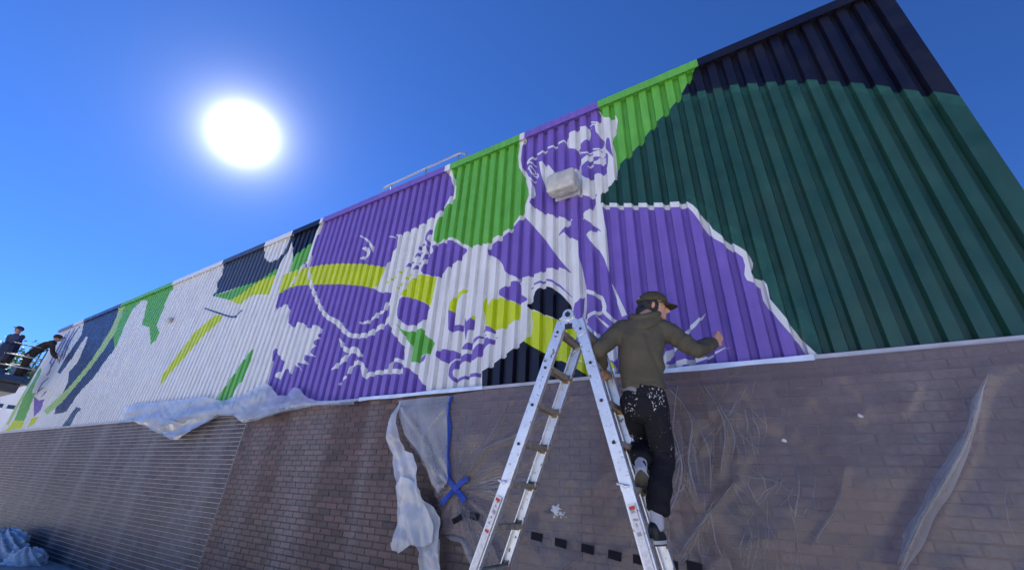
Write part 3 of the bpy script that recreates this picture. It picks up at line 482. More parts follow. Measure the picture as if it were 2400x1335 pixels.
('white',[-5.032,3.814,-4.994,3.803,-4.939,3.79,-4.883,3.783,-4.837,3.789,-4.798,3.802,-4.765,3.815,-4.739,3.825,-4.715,3.836,-4.692,3.849,-4.667,3.865,-4.644,3.881,-4.627,3.889,-4.611,3.89,-4.585,3.888,-4.553,3.891,-4.535,3.908,-4.53,3.926,-4.528,3.939,-4.545,3.951,-4.559,3.947,-4.578,3.943,-4.593,3.942,-4.611,3.946,-4.643,3.95,-4.681,3.946,-4.705,3.925,-4.718,3.9,-4.732,3.881,-4.752,3.871,-4.777,3.864,-4.806,3.857,-4.84,3.846,-4.876,3.834,-4.91,3.828,-4.953,3.83,-5.002,3.837,-5.039,3.843]),
('white',[-4.551,3.957,-4.552,4.015,-4.541,4.057,-4.513,4.103,-4.48,4.124,-4.422,4.133,-4.394,4.121,-4.38,4.082,-4.386,4.055,-4.417,4.021,-4.456,3.992,-4.524,3.95]),
('white',[-5.463,3.65,-5.441,3.627,-5.411,3.593,-5.384,3.56,-5.367,3.527,-5.348,3.489,-5.309,3.445,-5.251,3.406,-5.185,3.372,-5.109,3.346,-5.036,3.341,-4.993,3.345,-4.998,3.351,-4.973,3.338,-4.918,3.298,-4.876,3.266,-4.824,3.28,-4.848,3.318,-4.888,3.375,-4.961,3.434,-5.057,3.451,-5.106,3.439,-5.129,3.434,-5.161,3.443,-5.208,3.462,-5.247,3.481,-5.276,3.501,-5.307,3.532,-5.341,3.567,-5.381,3.601,-5.42,3.633,-5.447,3.655]),
('white',[-5.113,3.399,-5.141,3.374,-5.179,3.34,-5.216,3.31,-5.249,3.293,-5.282,3.278,-5.315,3.259,-5.341,3.23,-5.361,3.201,-5.383,3.176,-5.416,3.158,-5.455,3.143,-5.483,3.133,-5.47,3.12,-5.437,3.126,-5.389,3.134,-5.342,3.146,-5.301,3.163,-5.263,3.183,-5.229,3.201,-5.2,3.218,-5.17,3.236,-5.138,3.259,-5.102,3.293,-5.066,3.33,-5.042,3.356]),
('white',[-5.168,2.887,-5.148,2.903,-5.121,2.926,-5.094,2.945,-5.068,2.958,-5.04,2.97,-5.019,2.979,-5.06,3.014,-5.082,3.007,-5.115,2.994,-5.144,2.976,-5.164,2.948,-5.178,2.917,-5.187,2.895]),
('white',[-5.013,3.034,-5.001,3.054,-4.984,3.082,-4.961,3.107,-4.925,3.128,-4.882,3.148,-4.85,3.163,-4.945,3.229,-4.967,3.207,-4.998,3.174,-5.023,3.14,-5.035,3.103,-5.039,3.068,-5.041,3.044]),
('white',[-4.896,3.164,-4.863,3.157,-4.827,3.147,-4.801,3.133,-4.765,3.08,-4.723,3.003,-4.679,2.943,-4.594,2.92,-4.566,2.942,-4.543,2.955,-4.499,2.96,-4.44,2.964,-4.376,2.966,-4.311,2.965,-4.242,2.961,-4.168,2.955,-4.08,2.948,-3.988,2.941,-3.925,2.935,-3.943,3.005,-4.007,3.01,-4.099,3.016,-4.189,3.021,-4.264,3.025,-4.335,3.027,-4.405,3.027,-4.473,3.025,-4.538,3.021,-4.597,3.014,-4.638,2.993,-4.65,2.979,-4.613,2.967,-4.641,3.009,-4.681,3.084,-4.73,3.155,-4.799,3.199,-4.862,3.218,-4.899,3.227]),
('white',[-4.147,2.987,-4.147,3.02,-4.147,3.064,-4.138,3.095,-4.122,3.107,-4.099,3.112,-4.073,3.109,-4.024,3.09,-3.961,3.058,-3.915,3.035,-3.887,3.081,-3.934,3.105,-4.004,3.137,-4.073,3.161,-4.129,3.164,-4.171,3.152,-4.201,3.126,-4.213,3.083,-4.213,3.035,-4.213,3.001]),
('white',[-4.45,4.233,-4.449,4.19,-4.447,4.127,-4.442,4.059,-4.433,3.989,-4.422,3.915,-4.409,3.843,-4.396,3.774,-4.38,3.703,-4.347,3.629,-4.291,3.562,-4.228,3.506,-4.168,3.454,-4.105,3.398,-4.042,3.343,-3.998,3.297,-3.975,3.258,-3.961,3.218,-3.95,3.176,-3.942,3.122,-3.939,3.065,-3.937,3.023,-3.828,2.998,-3.824,3.038,-3.82,3.097,-3.824,3.158,-3.838,3.211,-3.861,3.266,-3.901,3.325,-3.96,3.386,-4.029,3.444,-4.092,3.5,-4.151,3.551,-4.203,3.598,-4.238,3.641,-4.262,3.691,-4.278,3.752,-4.291,3.817,-4.301,3.885,-4.307,3.955,-4.312,4.021,-4.315,4.085,-4.317,4.146,-4.318,4.188]),
('purple',[-3.926,4.992,-3.917,5.017,-3.904,5.053,-3.887,5.089,-3.862,5.131,-3.832,5.178,-3.81,5.212,-3.835,5.235,-3.865,5.208,-3.907,5.17,-3.94,5.127,-3.95,5.08,-3.948,5.033,-3.945,5.001]),
('purple',[-4.041,4.867,-4.026,4.877,-4.006,4.891,-3.988,4.899,-3.967,4.904,-3.938,4.907,-3.916,4.909,-3.927,4.935,-3.953,4.942,-3.991,4.95,-4.027,4.948,-4.047,4.927,-4.055,4.899,-4.059,4.88]),
('purple',[-4.084,4.732,-4.067,4.742,-4.044,4.755,-4.024,4.762,-3.999,4.764,-3.966,4.764,-3.941,4.763,-3.948,4.788,-3.976,4.797,-4.018,4.809,-4.059,4.811,-4.083,4.792,-4.094,4.765,-4.1,4.746]),
('purple',[-4.238,4.598,-4.216,4.608,-4.186,4.622,-4.16,4.631,-4.137,4.635,-4.108,4.636,-4.087,4.636,-4.094,4.66,-4.119,4.669,-4.158,4.679,-4.197,4.68,-4.225,4.66,-4.243,4.632,-4.255,4.612]),
('purple',[-4.073,4.513,-4.051,4.524,-4.021,4.541,-3.994,4.555,-3.973,4.568,-3.952,4.582,-3.936,4.592,-3.954,4.615,-3.976,4.614,-4.007,4.61,-4.037,4.599,-4.06,4.575,-4.077,4.547,-4.088,4.526]),
('purple',[-3.91,4.635,-3.895,4.649,-3.873,4.668,-3.856,4.688,-3.848,4.708,-3.845,4.728,-3.843,4.742,-3.868,4.76,-3.879,4.752,-3.893,4.74,-3.906,4.724,-3.915,4.698,-3.922,4.668,-3.927,4.647]),
('purple',[-3.903,4.916,-3.897,4.882,-3.886,4.833,-3.869,4.785,-3.841,4.744,-3.809,4.711,-3.788,4.689,-3.769,4.697,-3.784,4.721,-3.803,4.754,-3.822,4.787,-3.844,4.829,-3.868,4.878,-3.886,4.913]),
('purple',[-3.952,5.044,-3.937,5.018,-3.918,4.982,-3.899,4.946,-3.875,4.902,-3.849,4.852,-3.83,4.817,-3.805,4.815,-3.815,4.85,-3.831,4.9,-3.852,4.949,-3.882,4.991,-3.915,5.026,-3.938,5.049]),
('lime',[-4.389,4.542,-4.367,4.538,-4.337,4.533,-4.31,4.531,-4.289,4.535,-4.271,4.543,-4.258,4.548,-4.266,4.564,-4.285,4.57,-4.312,4.578,-4.338,4.581,-4.362,4.575,-4.384,4.566,-4.399,4.559]),
('lime',[-4.536,4.45,-4.514,4.452,-4.485,4.454,-4.462,4.455,-4.443,4.456,-4.418,4.455,-4.399,4.454,-4.401,4.47,-4.422,4.481,-4.454,4.496,-4.49,4.504,-4.519,4.495,-4.538,4.478,-4.551,4.465]),
('lime',[-4.675,4.413,-4.655,4.411,-4.628,4.408,-4.609,4.405,-4.591,4.404,-4.567,4.402,-4.549,4.399,-4.549,4.414,-4.567,4.426,-4.596,4.443,-4.629,4.454,-4.657,4.45,-4.676,4.438,-4.688,4.429]),
('lime',[-4.23,4.395,-4.207,4.394,-4.174,4.394,-4.144,4.399,-4.12,4.412,-4.099,4.429,-4.085,4.441,-4.098,4.456,-4.12,4.454,-4.152,4.451,-4.181,4.445,-4.205,4.434,-4.227,4.42,-4.242,4.41]),
('lime',[-4.368,4.273,-4.341,4.275,-4.304,4.277,-4.272,4.284,-4.254,4.297,-4.244,4.314,-4.239,4.325,-4.253,4.339,-4.269,4.337,-4.291,4.334,-4.312,4.328,-4.336,4.316,-4.362,4.3,-4.38,4.288]),
('green',[-3.604,6.252,-3.657,6.5,-2.384,6.539,-2.324,6.197,-2.344,6.002,-2.32,5.776,-2.22,5.559,-2.151,5.302,-2.141,5.202,-2.212,4.975,-2.28,4.893,-2.385,4.76,-2.529,4.715,-2.668,4.667,-2.774,4.601,-2.883,4.639,-3.026,4.631,-3.185,4.726,-3.377,4.896,-3.549,4.928,-3.628,4.869,-3.769,4.944,-3.782,5.139,-3.757,5.315,-3.698,5.421,-3.605,5.56,-3.447,5.631,-3.464,5.873]),
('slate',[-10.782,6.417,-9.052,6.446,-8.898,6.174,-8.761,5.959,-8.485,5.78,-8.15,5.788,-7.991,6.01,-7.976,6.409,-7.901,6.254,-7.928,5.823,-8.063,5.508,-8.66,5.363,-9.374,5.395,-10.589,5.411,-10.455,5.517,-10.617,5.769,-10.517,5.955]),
('green',[-10.589,5.411,-10.0,5.378,-9.374,5.395,-8.66,5.363,-8.076,5.531,-8.069,5.378,-8.647,5.339,-9.262,5.142,-9.463,5.059,-10.108,5.27]),
('lime',[-9.639,5.114,-9.27,5.154,-8.66,5.363,-8.086,5.382,-8.049,5.146,-8.045,4.924,-8.425,5.012,-8.66,5.04,-8.919,4.993,-9.0,4.889,-9.222,4.951]),
('white',[-10.674,5.395,-9.184,4.944,-8.929,4.778,-9.029,4.631,-9.892,4.841,-10.703,5.125]),
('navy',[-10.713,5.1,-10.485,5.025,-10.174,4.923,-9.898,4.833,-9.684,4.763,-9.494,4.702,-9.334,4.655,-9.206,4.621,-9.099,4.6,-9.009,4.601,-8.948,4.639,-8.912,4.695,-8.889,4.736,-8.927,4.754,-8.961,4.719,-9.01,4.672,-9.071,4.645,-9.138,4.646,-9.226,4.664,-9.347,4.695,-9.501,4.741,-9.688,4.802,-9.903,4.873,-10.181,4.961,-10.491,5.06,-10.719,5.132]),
('lime',[-9.99,4.828,-9.601,4.73,-9.754,4.576,-10.119,4.415,-10.6,3.989,-10.829,3.784,-11.118,3.555,-11.268,3.285,-11.395,3.609,-11.082,4.047,-10.705,4.512,-10.33,4.69]),
('green',[-7.873,3.821,-7.814,3.537,-7.864,3.259,-8.016,3.019,-8.152,2.803,-8.61,2.83,-8.358,3.209,-8.215,3.387,-8.107,3.578]),
('white',[-7.721,3.339,-7.705,3.653,-7.755,3.905,-7.772,3.422]),
('green',[-16.587,6.022,-16.863,6.365,-13.424,6.436,-13.231,6.167,-13.313,6.067,-13.283,5.714,-13.204,5.388,-13.127,5.067,-12.748,4.827,-12.705,4.639,-12.922,4.522,-13.582,5.097,-14.225,5.26,-14.438,5.643,-14.768,6.12,-15.236,6.211,-15.633,5.979,-15.568,5.368,-15.383,4.81,-15.468,4.732,-16.375,5.369]),
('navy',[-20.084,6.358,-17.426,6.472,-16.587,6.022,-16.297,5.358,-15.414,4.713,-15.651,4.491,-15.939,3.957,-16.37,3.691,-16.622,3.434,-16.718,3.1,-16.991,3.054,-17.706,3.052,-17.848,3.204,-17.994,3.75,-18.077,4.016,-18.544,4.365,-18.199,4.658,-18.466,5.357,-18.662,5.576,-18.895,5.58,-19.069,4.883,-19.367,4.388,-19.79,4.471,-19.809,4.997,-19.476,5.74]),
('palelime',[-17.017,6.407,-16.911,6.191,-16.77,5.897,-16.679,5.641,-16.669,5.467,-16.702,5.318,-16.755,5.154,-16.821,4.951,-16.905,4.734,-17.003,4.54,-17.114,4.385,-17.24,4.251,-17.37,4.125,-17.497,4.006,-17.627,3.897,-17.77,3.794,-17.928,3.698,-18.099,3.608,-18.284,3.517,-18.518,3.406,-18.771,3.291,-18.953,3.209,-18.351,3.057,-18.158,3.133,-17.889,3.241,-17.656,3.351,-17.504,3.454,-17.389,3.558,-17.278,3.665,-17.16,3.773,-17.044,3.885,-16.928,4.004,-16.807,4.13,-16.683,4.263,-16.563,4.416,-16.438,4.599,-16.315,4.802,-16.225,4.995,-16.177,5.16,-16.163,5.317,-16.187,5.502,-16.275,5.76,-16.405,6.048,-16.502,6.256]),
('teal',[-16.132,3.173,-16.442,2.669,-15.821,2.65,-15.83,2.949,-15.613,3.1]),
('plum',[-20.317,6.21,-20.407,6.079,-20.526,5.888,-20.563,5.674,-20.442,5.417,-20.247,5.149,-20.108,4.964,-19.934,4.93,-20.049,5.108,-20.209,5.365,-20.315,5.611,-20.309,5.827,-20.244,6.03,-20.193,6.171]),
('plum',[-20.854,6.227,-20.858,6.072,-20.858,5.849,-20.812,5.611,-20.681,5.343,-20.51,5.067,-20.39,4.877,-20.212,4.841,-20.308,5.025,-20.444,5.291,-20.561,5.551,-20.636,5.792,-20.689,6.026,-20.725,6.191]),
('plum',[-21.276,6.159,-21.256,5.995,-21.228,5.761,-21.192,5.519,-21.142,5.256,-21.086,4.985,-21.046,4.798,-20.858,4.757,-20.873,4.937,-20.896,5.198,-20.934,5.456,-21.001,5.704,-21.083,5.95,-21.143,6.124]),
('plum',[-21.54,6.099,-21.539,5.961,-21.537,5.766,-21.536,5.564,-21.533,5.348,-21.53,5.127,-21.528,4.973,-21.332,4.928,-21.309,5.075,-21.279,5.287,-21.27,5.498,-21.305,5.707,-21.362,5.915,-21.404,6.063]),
('purple',[-20.99,3.784,-20.089,3.588,-19.593,3.598,-19.265,3.251,-19.633,3.061]),
('white',[-21.024,4.197,-20.798,4.383,-20.542,4.376,-20.129,4.179,-19.917,4.008,-19.78,3.766,-19.82,3.668,-20.058,3.652,-20.355,3.747,-20.893,4.015]),
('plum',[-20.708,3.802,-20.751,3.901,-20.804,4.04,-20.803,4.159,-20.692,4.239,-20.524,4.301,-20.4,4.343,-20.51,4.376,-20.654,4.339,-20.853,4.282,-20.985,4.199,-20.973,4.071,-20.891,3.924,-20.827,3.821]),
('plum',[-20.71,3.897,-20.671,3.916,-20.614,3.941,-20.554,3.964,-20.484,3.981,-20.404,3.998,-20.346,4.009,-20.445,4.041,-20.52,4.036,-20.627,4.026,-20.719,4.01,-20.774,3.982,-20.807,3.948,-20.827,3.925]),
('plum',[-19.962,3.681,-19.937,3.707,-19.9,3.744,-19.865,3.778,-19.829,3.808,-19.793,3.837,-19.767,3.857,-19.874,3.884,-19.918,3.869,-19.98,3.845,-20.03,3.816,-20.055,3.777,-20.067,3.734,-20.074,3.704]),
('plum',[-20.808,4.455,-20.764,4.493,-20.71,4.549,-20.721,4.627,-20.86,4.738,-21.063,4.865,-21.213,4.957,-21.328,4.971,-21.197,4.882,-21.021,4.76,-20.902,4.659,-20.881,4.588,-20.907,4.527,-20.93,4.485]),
('lime',[-19.761,3.015,-19.111,3.052,-19.133,2.839,-19.667,2.719]),
('green',[-22.319,4.918,-22.375,4.734,-22.221,4.44,-22.282,4.11,-22.261,3.795,-21.677,3.023,-20.441,2.976,-20.777,3.478,-21.023,3.901,-21.5,3.905,-21.826,4.436,-21.857,4.715]),
('lime',[-21.677,3.023,-20.441,2.976,-20.232,2.735,-22.077,2.693]),
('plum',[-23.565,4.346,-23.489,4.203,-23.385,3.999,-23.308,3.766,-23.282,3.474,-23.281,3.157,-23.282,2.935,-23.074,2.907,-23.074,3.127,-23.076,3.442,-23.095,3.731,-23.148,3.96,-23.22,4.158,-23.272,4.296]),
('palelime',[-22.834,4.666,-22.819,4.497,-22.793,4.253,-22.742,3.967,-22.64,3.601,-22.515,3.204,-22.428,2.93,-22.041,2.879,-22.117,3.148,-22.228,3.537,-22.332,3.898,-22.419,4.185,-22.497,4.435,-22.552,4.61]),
]
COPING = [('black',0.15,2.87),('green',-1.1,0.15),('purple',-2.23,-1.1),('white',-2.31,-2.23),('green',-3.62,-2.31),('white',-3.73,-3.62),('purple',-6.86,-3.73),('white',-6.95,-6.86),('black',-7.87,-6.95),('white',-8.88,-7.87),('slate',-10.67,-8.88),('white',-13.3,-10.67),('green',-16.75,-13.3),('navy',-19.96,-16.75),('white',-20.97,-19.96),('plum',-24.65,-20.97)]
SHEET_TOP = [(-3.861,2.579),(-3.1,2.586),(-2.607,2.613),(-1.513,2.62),(-0.704,2.62),(0.408,2.623),(1.514,2.631)]
SHEET_LEFT = [(-3.861,2.579),(-3.761,2.335),(-3.622,2.115),(-3.433,1.967),(-3.26,1.781),(-3.102,1.561),(-2.998,1.412),(-2.935,1.224),(-2.831,1.239),(-2.695,1.222),(-2.607,1.12),(-2.519,0.98)]
FLAP = [(-3.82,2.598),(-3.859,2.247),(-3.848,2.122),(-3.688,1.944),(-3.667,1.859),(-3.538,1.667),(-3.49,1.54),(-3.466,1.322),(-3.447,1.144),(-3.493,1.114),(-3.444,1.056),(-3.367,1.056),(-3.253,1.113),(-3.18,1.159),(-3.094,1.07),(-3.067,0.891),(-2.816,0.92),(-2.886,1.201),(-2.913,1.372),(-3.015,1.46),(-3.153,1.538),(-3.216,1.575),(-3.287,1.74),(-3.282,1.807),(-3.411,1.957),(-3.54,1.989),(-3.619,2.076),(-3.758,2.381)]
DRAPE = [(-12.287,2.613),(-12.37,2.959),(-11.824,2.993),(-10.186,2.957),(-8.831,2.952),(-8.147,2.832),(-7.623,2.871),(-7.189,3.004),(-7.011,3.082),(-6.743,2.969),(-6.484,2.809),(-6.209,2.79),(-6.139,2.911),(-5.976,2.883),(-5.679,2.724),(-5.437,2.66),(-4.601,2.615),(-4.581,2.553),(-5.409,2.593),(-6.152,2.528),(-6.699,2.445),(-7.14,2.416),(-7.467,2.542),(-7.998,2.565),(-8.499,2.392),(-9.075,2.197),(-9.313,2.201),(-10.569,2.438),(-11.349,2.58)]
TAPES = {'vert':[(-3.047,2.569),(-3.057,2.394),(-3.008,2.233),(-2.997,1.971),(-2.943,1.764),(-2.939,1.704)],'x1':[(-2.995,1.771),(-2.841,1.64),(-2.693,1.525)],'x2':[(-2.687,1.734),(-2.834,1.629),(-2.989,1.488)]}
DASHES = [(-2.782,1.366),(-2.577,1.404),(-2.121,1.299),(-1.91,1.29),(-1.68,1.262),(-1.442,1.242),(-1.217,1.22),(-1.019,1.209),(-0.797,1.206),(-0.633,1.208)]
SPLAT = (-1.729,1.502)
SPLAT_SMALL = [(0.092,2.051),(0.572,2.2)]
FOLDS = [[(1.266,2.417),(1.165,2.263),(1.053,2.063),(0.918,1.868),(0.77,1.676),(0.634,1.488),(0.524,1.316)],[(1.119,2.214),(1.014,2.014),(0.847,1.795),(0.689,1.603),(0.514,1.346)],[(-1.534,2.487),(-2.063,2.168),(-2.554,1.973),(-2.79,1.69)],[(-2.229,2.512),(-2.415,2.177),(-2.643,1.812)],[(-0.575,2.494),(-0.652,2.165),(-0.63,1.843),(-0.764,1.541),(-1.018,1.268)],[(-0.4,2.534),(-0.305,2.318),(-0.277,2.122),(-0.354,1.848)],[(0.259,2.509),(0.381,2.251),(0.404,2.048),(0.383,1.833)],[(-3.019,2.516),(-3.325,2.109),(-2.998,1.605)],[(-3.778,2.51),(-3.246,2.018),(-3.003,1.565)],[(-0.678,2.52),(-0.511,2.228),(-0.573,1.906),(-0.54,1.61)],[(0.408,1.886),(0.302,1.652),(0.101,1.396)],[(-0.283,1.762),(-0.528,1.5),(-0.738,1.268)],[(-2.767,1.518),(-2.491,1.335),(-2.234,1.028)],[(0.54,2.579),(0.635,2.295),(0.558,2.184)],[(0.838,2.768),(0.948,2.446),(0.818,2.229)]]
JOINTS = {'head':(-0.56,-0.82,2.939),'neck':(-0.631,-0.87,2.799),'shL':(-0.785,-0.91,2.741),'shR':(-0.5,-0.84,2.722),'elL':(-0.962,-0.93,2.59),'wrL':(-0.988,-0.82,2.515),'haL':(-1.0,-0.77,2.486),'elR':(-0.3,-0.79,2.563),'wrR':(-0.206,-0.65,2.643),'haR':(-0.166,-0.6,2.68),'pel':(-0.685,-0.87,2.288),'hipL':(-0.764,-0.87,2.234),'hipR':(-0.622,-0.87,2.225),'knL':(-0.813,-0.72,1.987),'anL':(-0.743,-0.89,1.835),'ballL':(-0.756,-0.84,1.644),'heelL':(-0.71,-0.95,1.793),'knR':(-0.647,-0.89,1.899),'anR':(-0.67,-0.91,1.539),'soleR':(-0.683,-0.92,1.401),'chest':(-0.654,-0.88,2.574)}
# ------------------------------------------------------------------ ground
XL, XR, ZB, ZT = -22.6, 1.91, 2.655, 6.31      # wall ends, cladding foot, coping underside
def ground_sheet(name, x0, x1, y0, y1, z, m, n=1):
    me = mesh(name, [(x0,y0,z),(x1,y0,z),(x1,y1,z),(x0,y1,z)], [(0,1,2,3)], m)
    return link(name, me, None, 'structure')
ground_sheet('ground', -600, 600, -600, 600, -0.124, M_asph)
walk = empty('sidewalk', (0, 0, 0), kind='structure')
for i in range(22):                      # paving bays with tooled joints
    x1 = 6.0 - i * 1.55
    b = MB(); b.box((x1 - 1.538, -1.50, -0.2), (x1, -0.012, 0.0))
    link('concrete_slab', mesh('concrete_slab', b.v, b.f, M_conc), walk)
kb = MB(); kb.box((-28.1, -1.66, -0.25), (6.0, -1.51, 0.004)); kb.build('kerb', M_conc, walk, bevel=0.012)

# ------------------------------------------------------------------ building
bld = empty('store_building', (-10, 6, 0), 'long store with dark brick base and purple and green mural on ribbed cladding', 'building')
BH = 6.40
m_ = MB(); m_.box((XL, 0.10, -0.2), (XR - 0.01, 16, BH - 0.10)); m_.build('wall', M_roof, bld)
# mortar bed behind the bricks, three bays between the upright joints
JX = [-14.93, -7.31]
bays = [(XL, JX[0], 'pale'), (JX[0], JX[1], 'pale'), (JX[1], XR, 'dark')]
bw = MB(); bw.box((JX[1], 0.0042, -0.2), (XR, 0.09, ZB + 0.02)); brick_wall = bw.build('brick_wall', M_mortar_dark, bld)
bw = MB(); bw.box((XL, 0.0032, -0.2), (JX[1] - 0.001, 0.09, ZB + 0.02)); brick_wall2 = bw.build('brick_wall', M_mortar_pale, bld)
CH, BL, JT = 0.0674, 0.2035, 0.0095
def brick_verts(x0, x1, z0, z1, d):
    c = 0.003
    return ([(x0,0.02,z0),(x1,0.02,z0),(x1,0.02,z1),(x0,0.02,z1),
             (x0,-d+c,z0),(x1,-d+c,z0),(x1,-d+c,z1),(x0,-d+c,z1),
             (x0+c,-d,z0+c),(x1-c,-d,z0+c),(x1-c,-d,z1-c),(x0+c,-d,z1-c)],
            [(0,1,5,4),(1,2,6,5),(2,3,7,6),(3,0,4,7),(4,5,9,8),(5,6,10,9),(6,7,11,10),(7,4,8,11),(8,9,10,11)])
def project(p):
    c = CR.transposed() @ (Vector(p) - CAM)
    if c.z > -0.05: return None
    return 1200 + 953.72 * c.x / -c.z, 667.5 - 953.72 * c.y / -c.z
bricks = []
for bx0, bx1, kind in bays:
    for r in range(-1, int(ZB / CH) + 1):
        z0 = r * CH + JT / 2; z1 = (r + 1) * CH - JT / 2
        if z0 > ZB - 0.02: break
        z1 = min(z1, ZB)
        x = bx0 + 0.006 - (BL / 2 if r % 2 else 0)
        while x < bx1 - 0.02:
            a = max(x, bx0 + 0.006); b = min(x + BL - (JT if kind == 'dark' else 0.003), bx1 - 0.006)
            if b - a > 0.02:
                if kind == 'pale': base = np.array((0.066, 0.049, 0.050))
                else: base = np.array((0.094, 0.052, 0.043))
                t = base * (1 + rng.normal(0, 0.22)) * (1 + rng.normal(0, 0.04, 3))
                if rng.random() < 0.06: t *= 0.62
                bricks.append((a, b, z0, z1, 0.0015 + rng.random() * 0.0025, tuple(np.clip(t, 0.02, 0.4)), kind))
            x += BL
def seen_area(bk):
    a, b, z0, z1 = bk[:4]
    q = [project(p) for p in ((a,0,z0),(b,0,z0),(b,0,z1),(a,0,z1))]
    if any(p is None for p in q): return 0
    cx = sum(p[0] for p in q) / 4; cy = sum(p[1] for p in q) / 4
    if not (0 < cx < 2400 and 0 < cy < 1335): return 0
    return abs(sum(q[i][0]*q[(i+1)%4][1] - q[(i+1)%4][0]*q[i][1] for i in range(4))) / 2
order = sorted(range(len(bricks)), key=lambda i: -seen_area(bricks[i]) * (2.2 if -6.0 < bricks[i][0] < -2.9 else 1))
single = set(order[:300])
def tinted(me, tints, nv):
    a = me.color_attributes.new('tint', 'FLOAT_COLOR', 'POINT')
    arr = np.ones((len(tints) * nv, 4), dtype=np.float32)
    arr[:, :3] = np.repeat(np.array(tints, dtype=np.float32), nv, axis=0)
    a.data.foreach_set('color', arr.ravel())
for kind, par in (('pale', brick_wall2), ('dark', brick_wall)):
    b = MB(); tn = []
    for i, bk in enumerate(bricks):
        if i in single or bk[6] != kind: continue
        b.add(*brick_verts(*bk[:5])); tn.append(bk[5])
    me = mesh('bricks', b.v, b.f, M_brick); tinted(me, tn, 12)
    link('bricks', me, par, 'stuff')
protos = {}
for i in sorted(single):
    a, b_, z0, z1, d, t, kind = bricks[i]
    key = (round(b_ - a, 3), round(z1 - z0, 3), int(t[0] * 60))
    if key not in protos:
        me = mesh('brick', *brick_verts(0, b_ - a, 0, z1 - z0, d), M_brick); tinted(me, [t], 12); protos[key] = me
    par = brick_wall2 if kind == 'pale' else brick_wall
    o = bpy.data.objects.new('brick', protos[key]); col.objects.link(o); o.parent = par
    o.location = (a, 0, z0)
for x in JX:
    b = MB(); b.box((x - 0.005, -0.001, 0.0), (x + 0.005, 0.06, ZB - 0.02)); b.build('joint_sealant', M_seal, bld)

# --- ribbed cladding with the mural painted over it
PITCH, PH0 = 0.1618, 0.883
SEG = (0.085, 0.016, 0.0448, 0.016)     # crest, slope, pan, slope
Y_CREST, Y_PAN = -0.014, 0.040
TRIM0 = 1.735
def prof_breaks():
    xs = []
    k = math.floor((XL - PH0) / PITCH)
    def mp(x): return x if x < 1.0 else 1.0 + (x - 1.0) * 0.92     # the last few ribs before the corner sit closer
    while True:
        x = PH0 + k * PITCH
        if x > 1.80: break
        for d, y in ((0, Y_CREST), (SEG[0], Y_CREST), (SEG[0]+SEG[1], Y_PAN), (SEG[0]+SEG[1]+SEG[2], Y_PAN)):
            if XL <= x + d <= 1.84: xs.append((mp(x + d), y))
        k += 1
    return [(XL, Y_CREST)] + xs + [(1.786, -0.026), (XR, -0.026)]
BR = prof_breaks()
BX = np.array([q[0] for q in BR]); BY = np.array([q[1] for q in BR])
vs, es = [], []
def addv(x, z): vs.append(Vector((x, z))); return len(vs) - 1
for x in BX:
    a = addv(x, ZB); b = addv(x, ZT); es.append((a, b))
a = addv(XL, ZB); b = addv(XR, ZB); c = addv(XR, ZT); d = addv(XL, ZT)
es += [(a, b), (b, c), (c, d), (d, a)]
polys = []
for cname, flat in MURAL:
    pts = np.array(flat, float).reshape(-1, 2)
    pts[:, 0] = np.clip(pts[:, 0], XL - 0.5, XR + 0.5); pts[:, 1] = np.clip(pts[:, 1], ZB - 0.3, ZT + 0.3)
    polys.append((cname, pts))
    ids = [addv(p[0] + rng.uniform(-1, 1) * 1e-4, p[1] + rng.uniform(-1, 1) * 1e-4) for p in pts]
    es += [(ids[i], ids[(i + 1) % len(ids)]) for i in range(len(ids))]
cv, ce, cf, _, _, _ = delaunay_2d_cdt(vs, es, [], 0, 1e-5)
CV = np.array([tuple(q) for q in cv]); CF = np.array([tuple(f) for f in cf])
cen = CV[CF].mean(axis=1)
ok = (cen[:, 0] > XL) & (cen[:, 0] < XR) & (cen[:, 1] > ZB) & (cen[:, 1] < ZT)
CF = CF[ok]; cen = cen[ok]
colr = np.zeros(len(CF), dtype=int)
def inside(pts, q):
    x, z = q[:, 0], q[:, 1]; r = np.zeros(len(q), dtype=bool)
    j = len(pts) - 1
    for i in range(len(pts)):
        xi, zi = pts[i]; xj, zj = pts[j]
        if zi != zj:
            c_ = ((zi > z) != (zj > z)) & (x < (xj - xi) * (z - zi) / (zj - zi) + xi)
            r ^= c_
        j = i
    return r
for cname, pts in polys:
    lo = pts.min(0); hi = pts.max(0)
    s = np.where((cen[:, 0] >= lo[0]) & (cen[:, 0] <= hi[0]) & (cen[:, 1] >= lo[1]) & (cen[:, 1] <= hi[1]))[0]
    if len(s):
        k = inside(pts, cen[s]); colr[s[k]] = PKEYS.index(cname)
Yv = np.interp(CV[:, 0], BX, BY)
pan_c = PH0 + SEG[0] + SEG[1] + SEG[2] / 2
pid = np.floor((cen[:, 0] - pan_c) / (PITCH * 4) - 1e-9).astype(int)
pid[cen[:, 0] > 1.775] = 9999
# panels break at the pan, so move each pan's middle cut onto a crest-to-pan line
for p in np.unique(pid):
    s = np.where(pid == p)[0]
    used, inv = np.unique(CF[s].ravel(), return_inverse=True)
    V3 = np.stack([CV[used][:, 0], Yv[used], CV[used][:, 1]], axis=1)
    F = inv.reshape(-1, 3)
    # make normals face the street (-y)
    e1 = V3[F[:, 1]] - V3[F[:, 0]]; e2 = V3[F[:, 2]] - V3[F[:, 0]]
    ny = e1[:, 2] * e2[:, 0] - e1[:, 0] * e2[:, 2]
    F[ny > 0] = F[ny > 0][:, ::-1]
    link('corner_trim' if p == 9999 else 'metal_panel', mesh('metal_panel', V3, F, [PM[k] for k in PKEYS], colr[s]), bld)
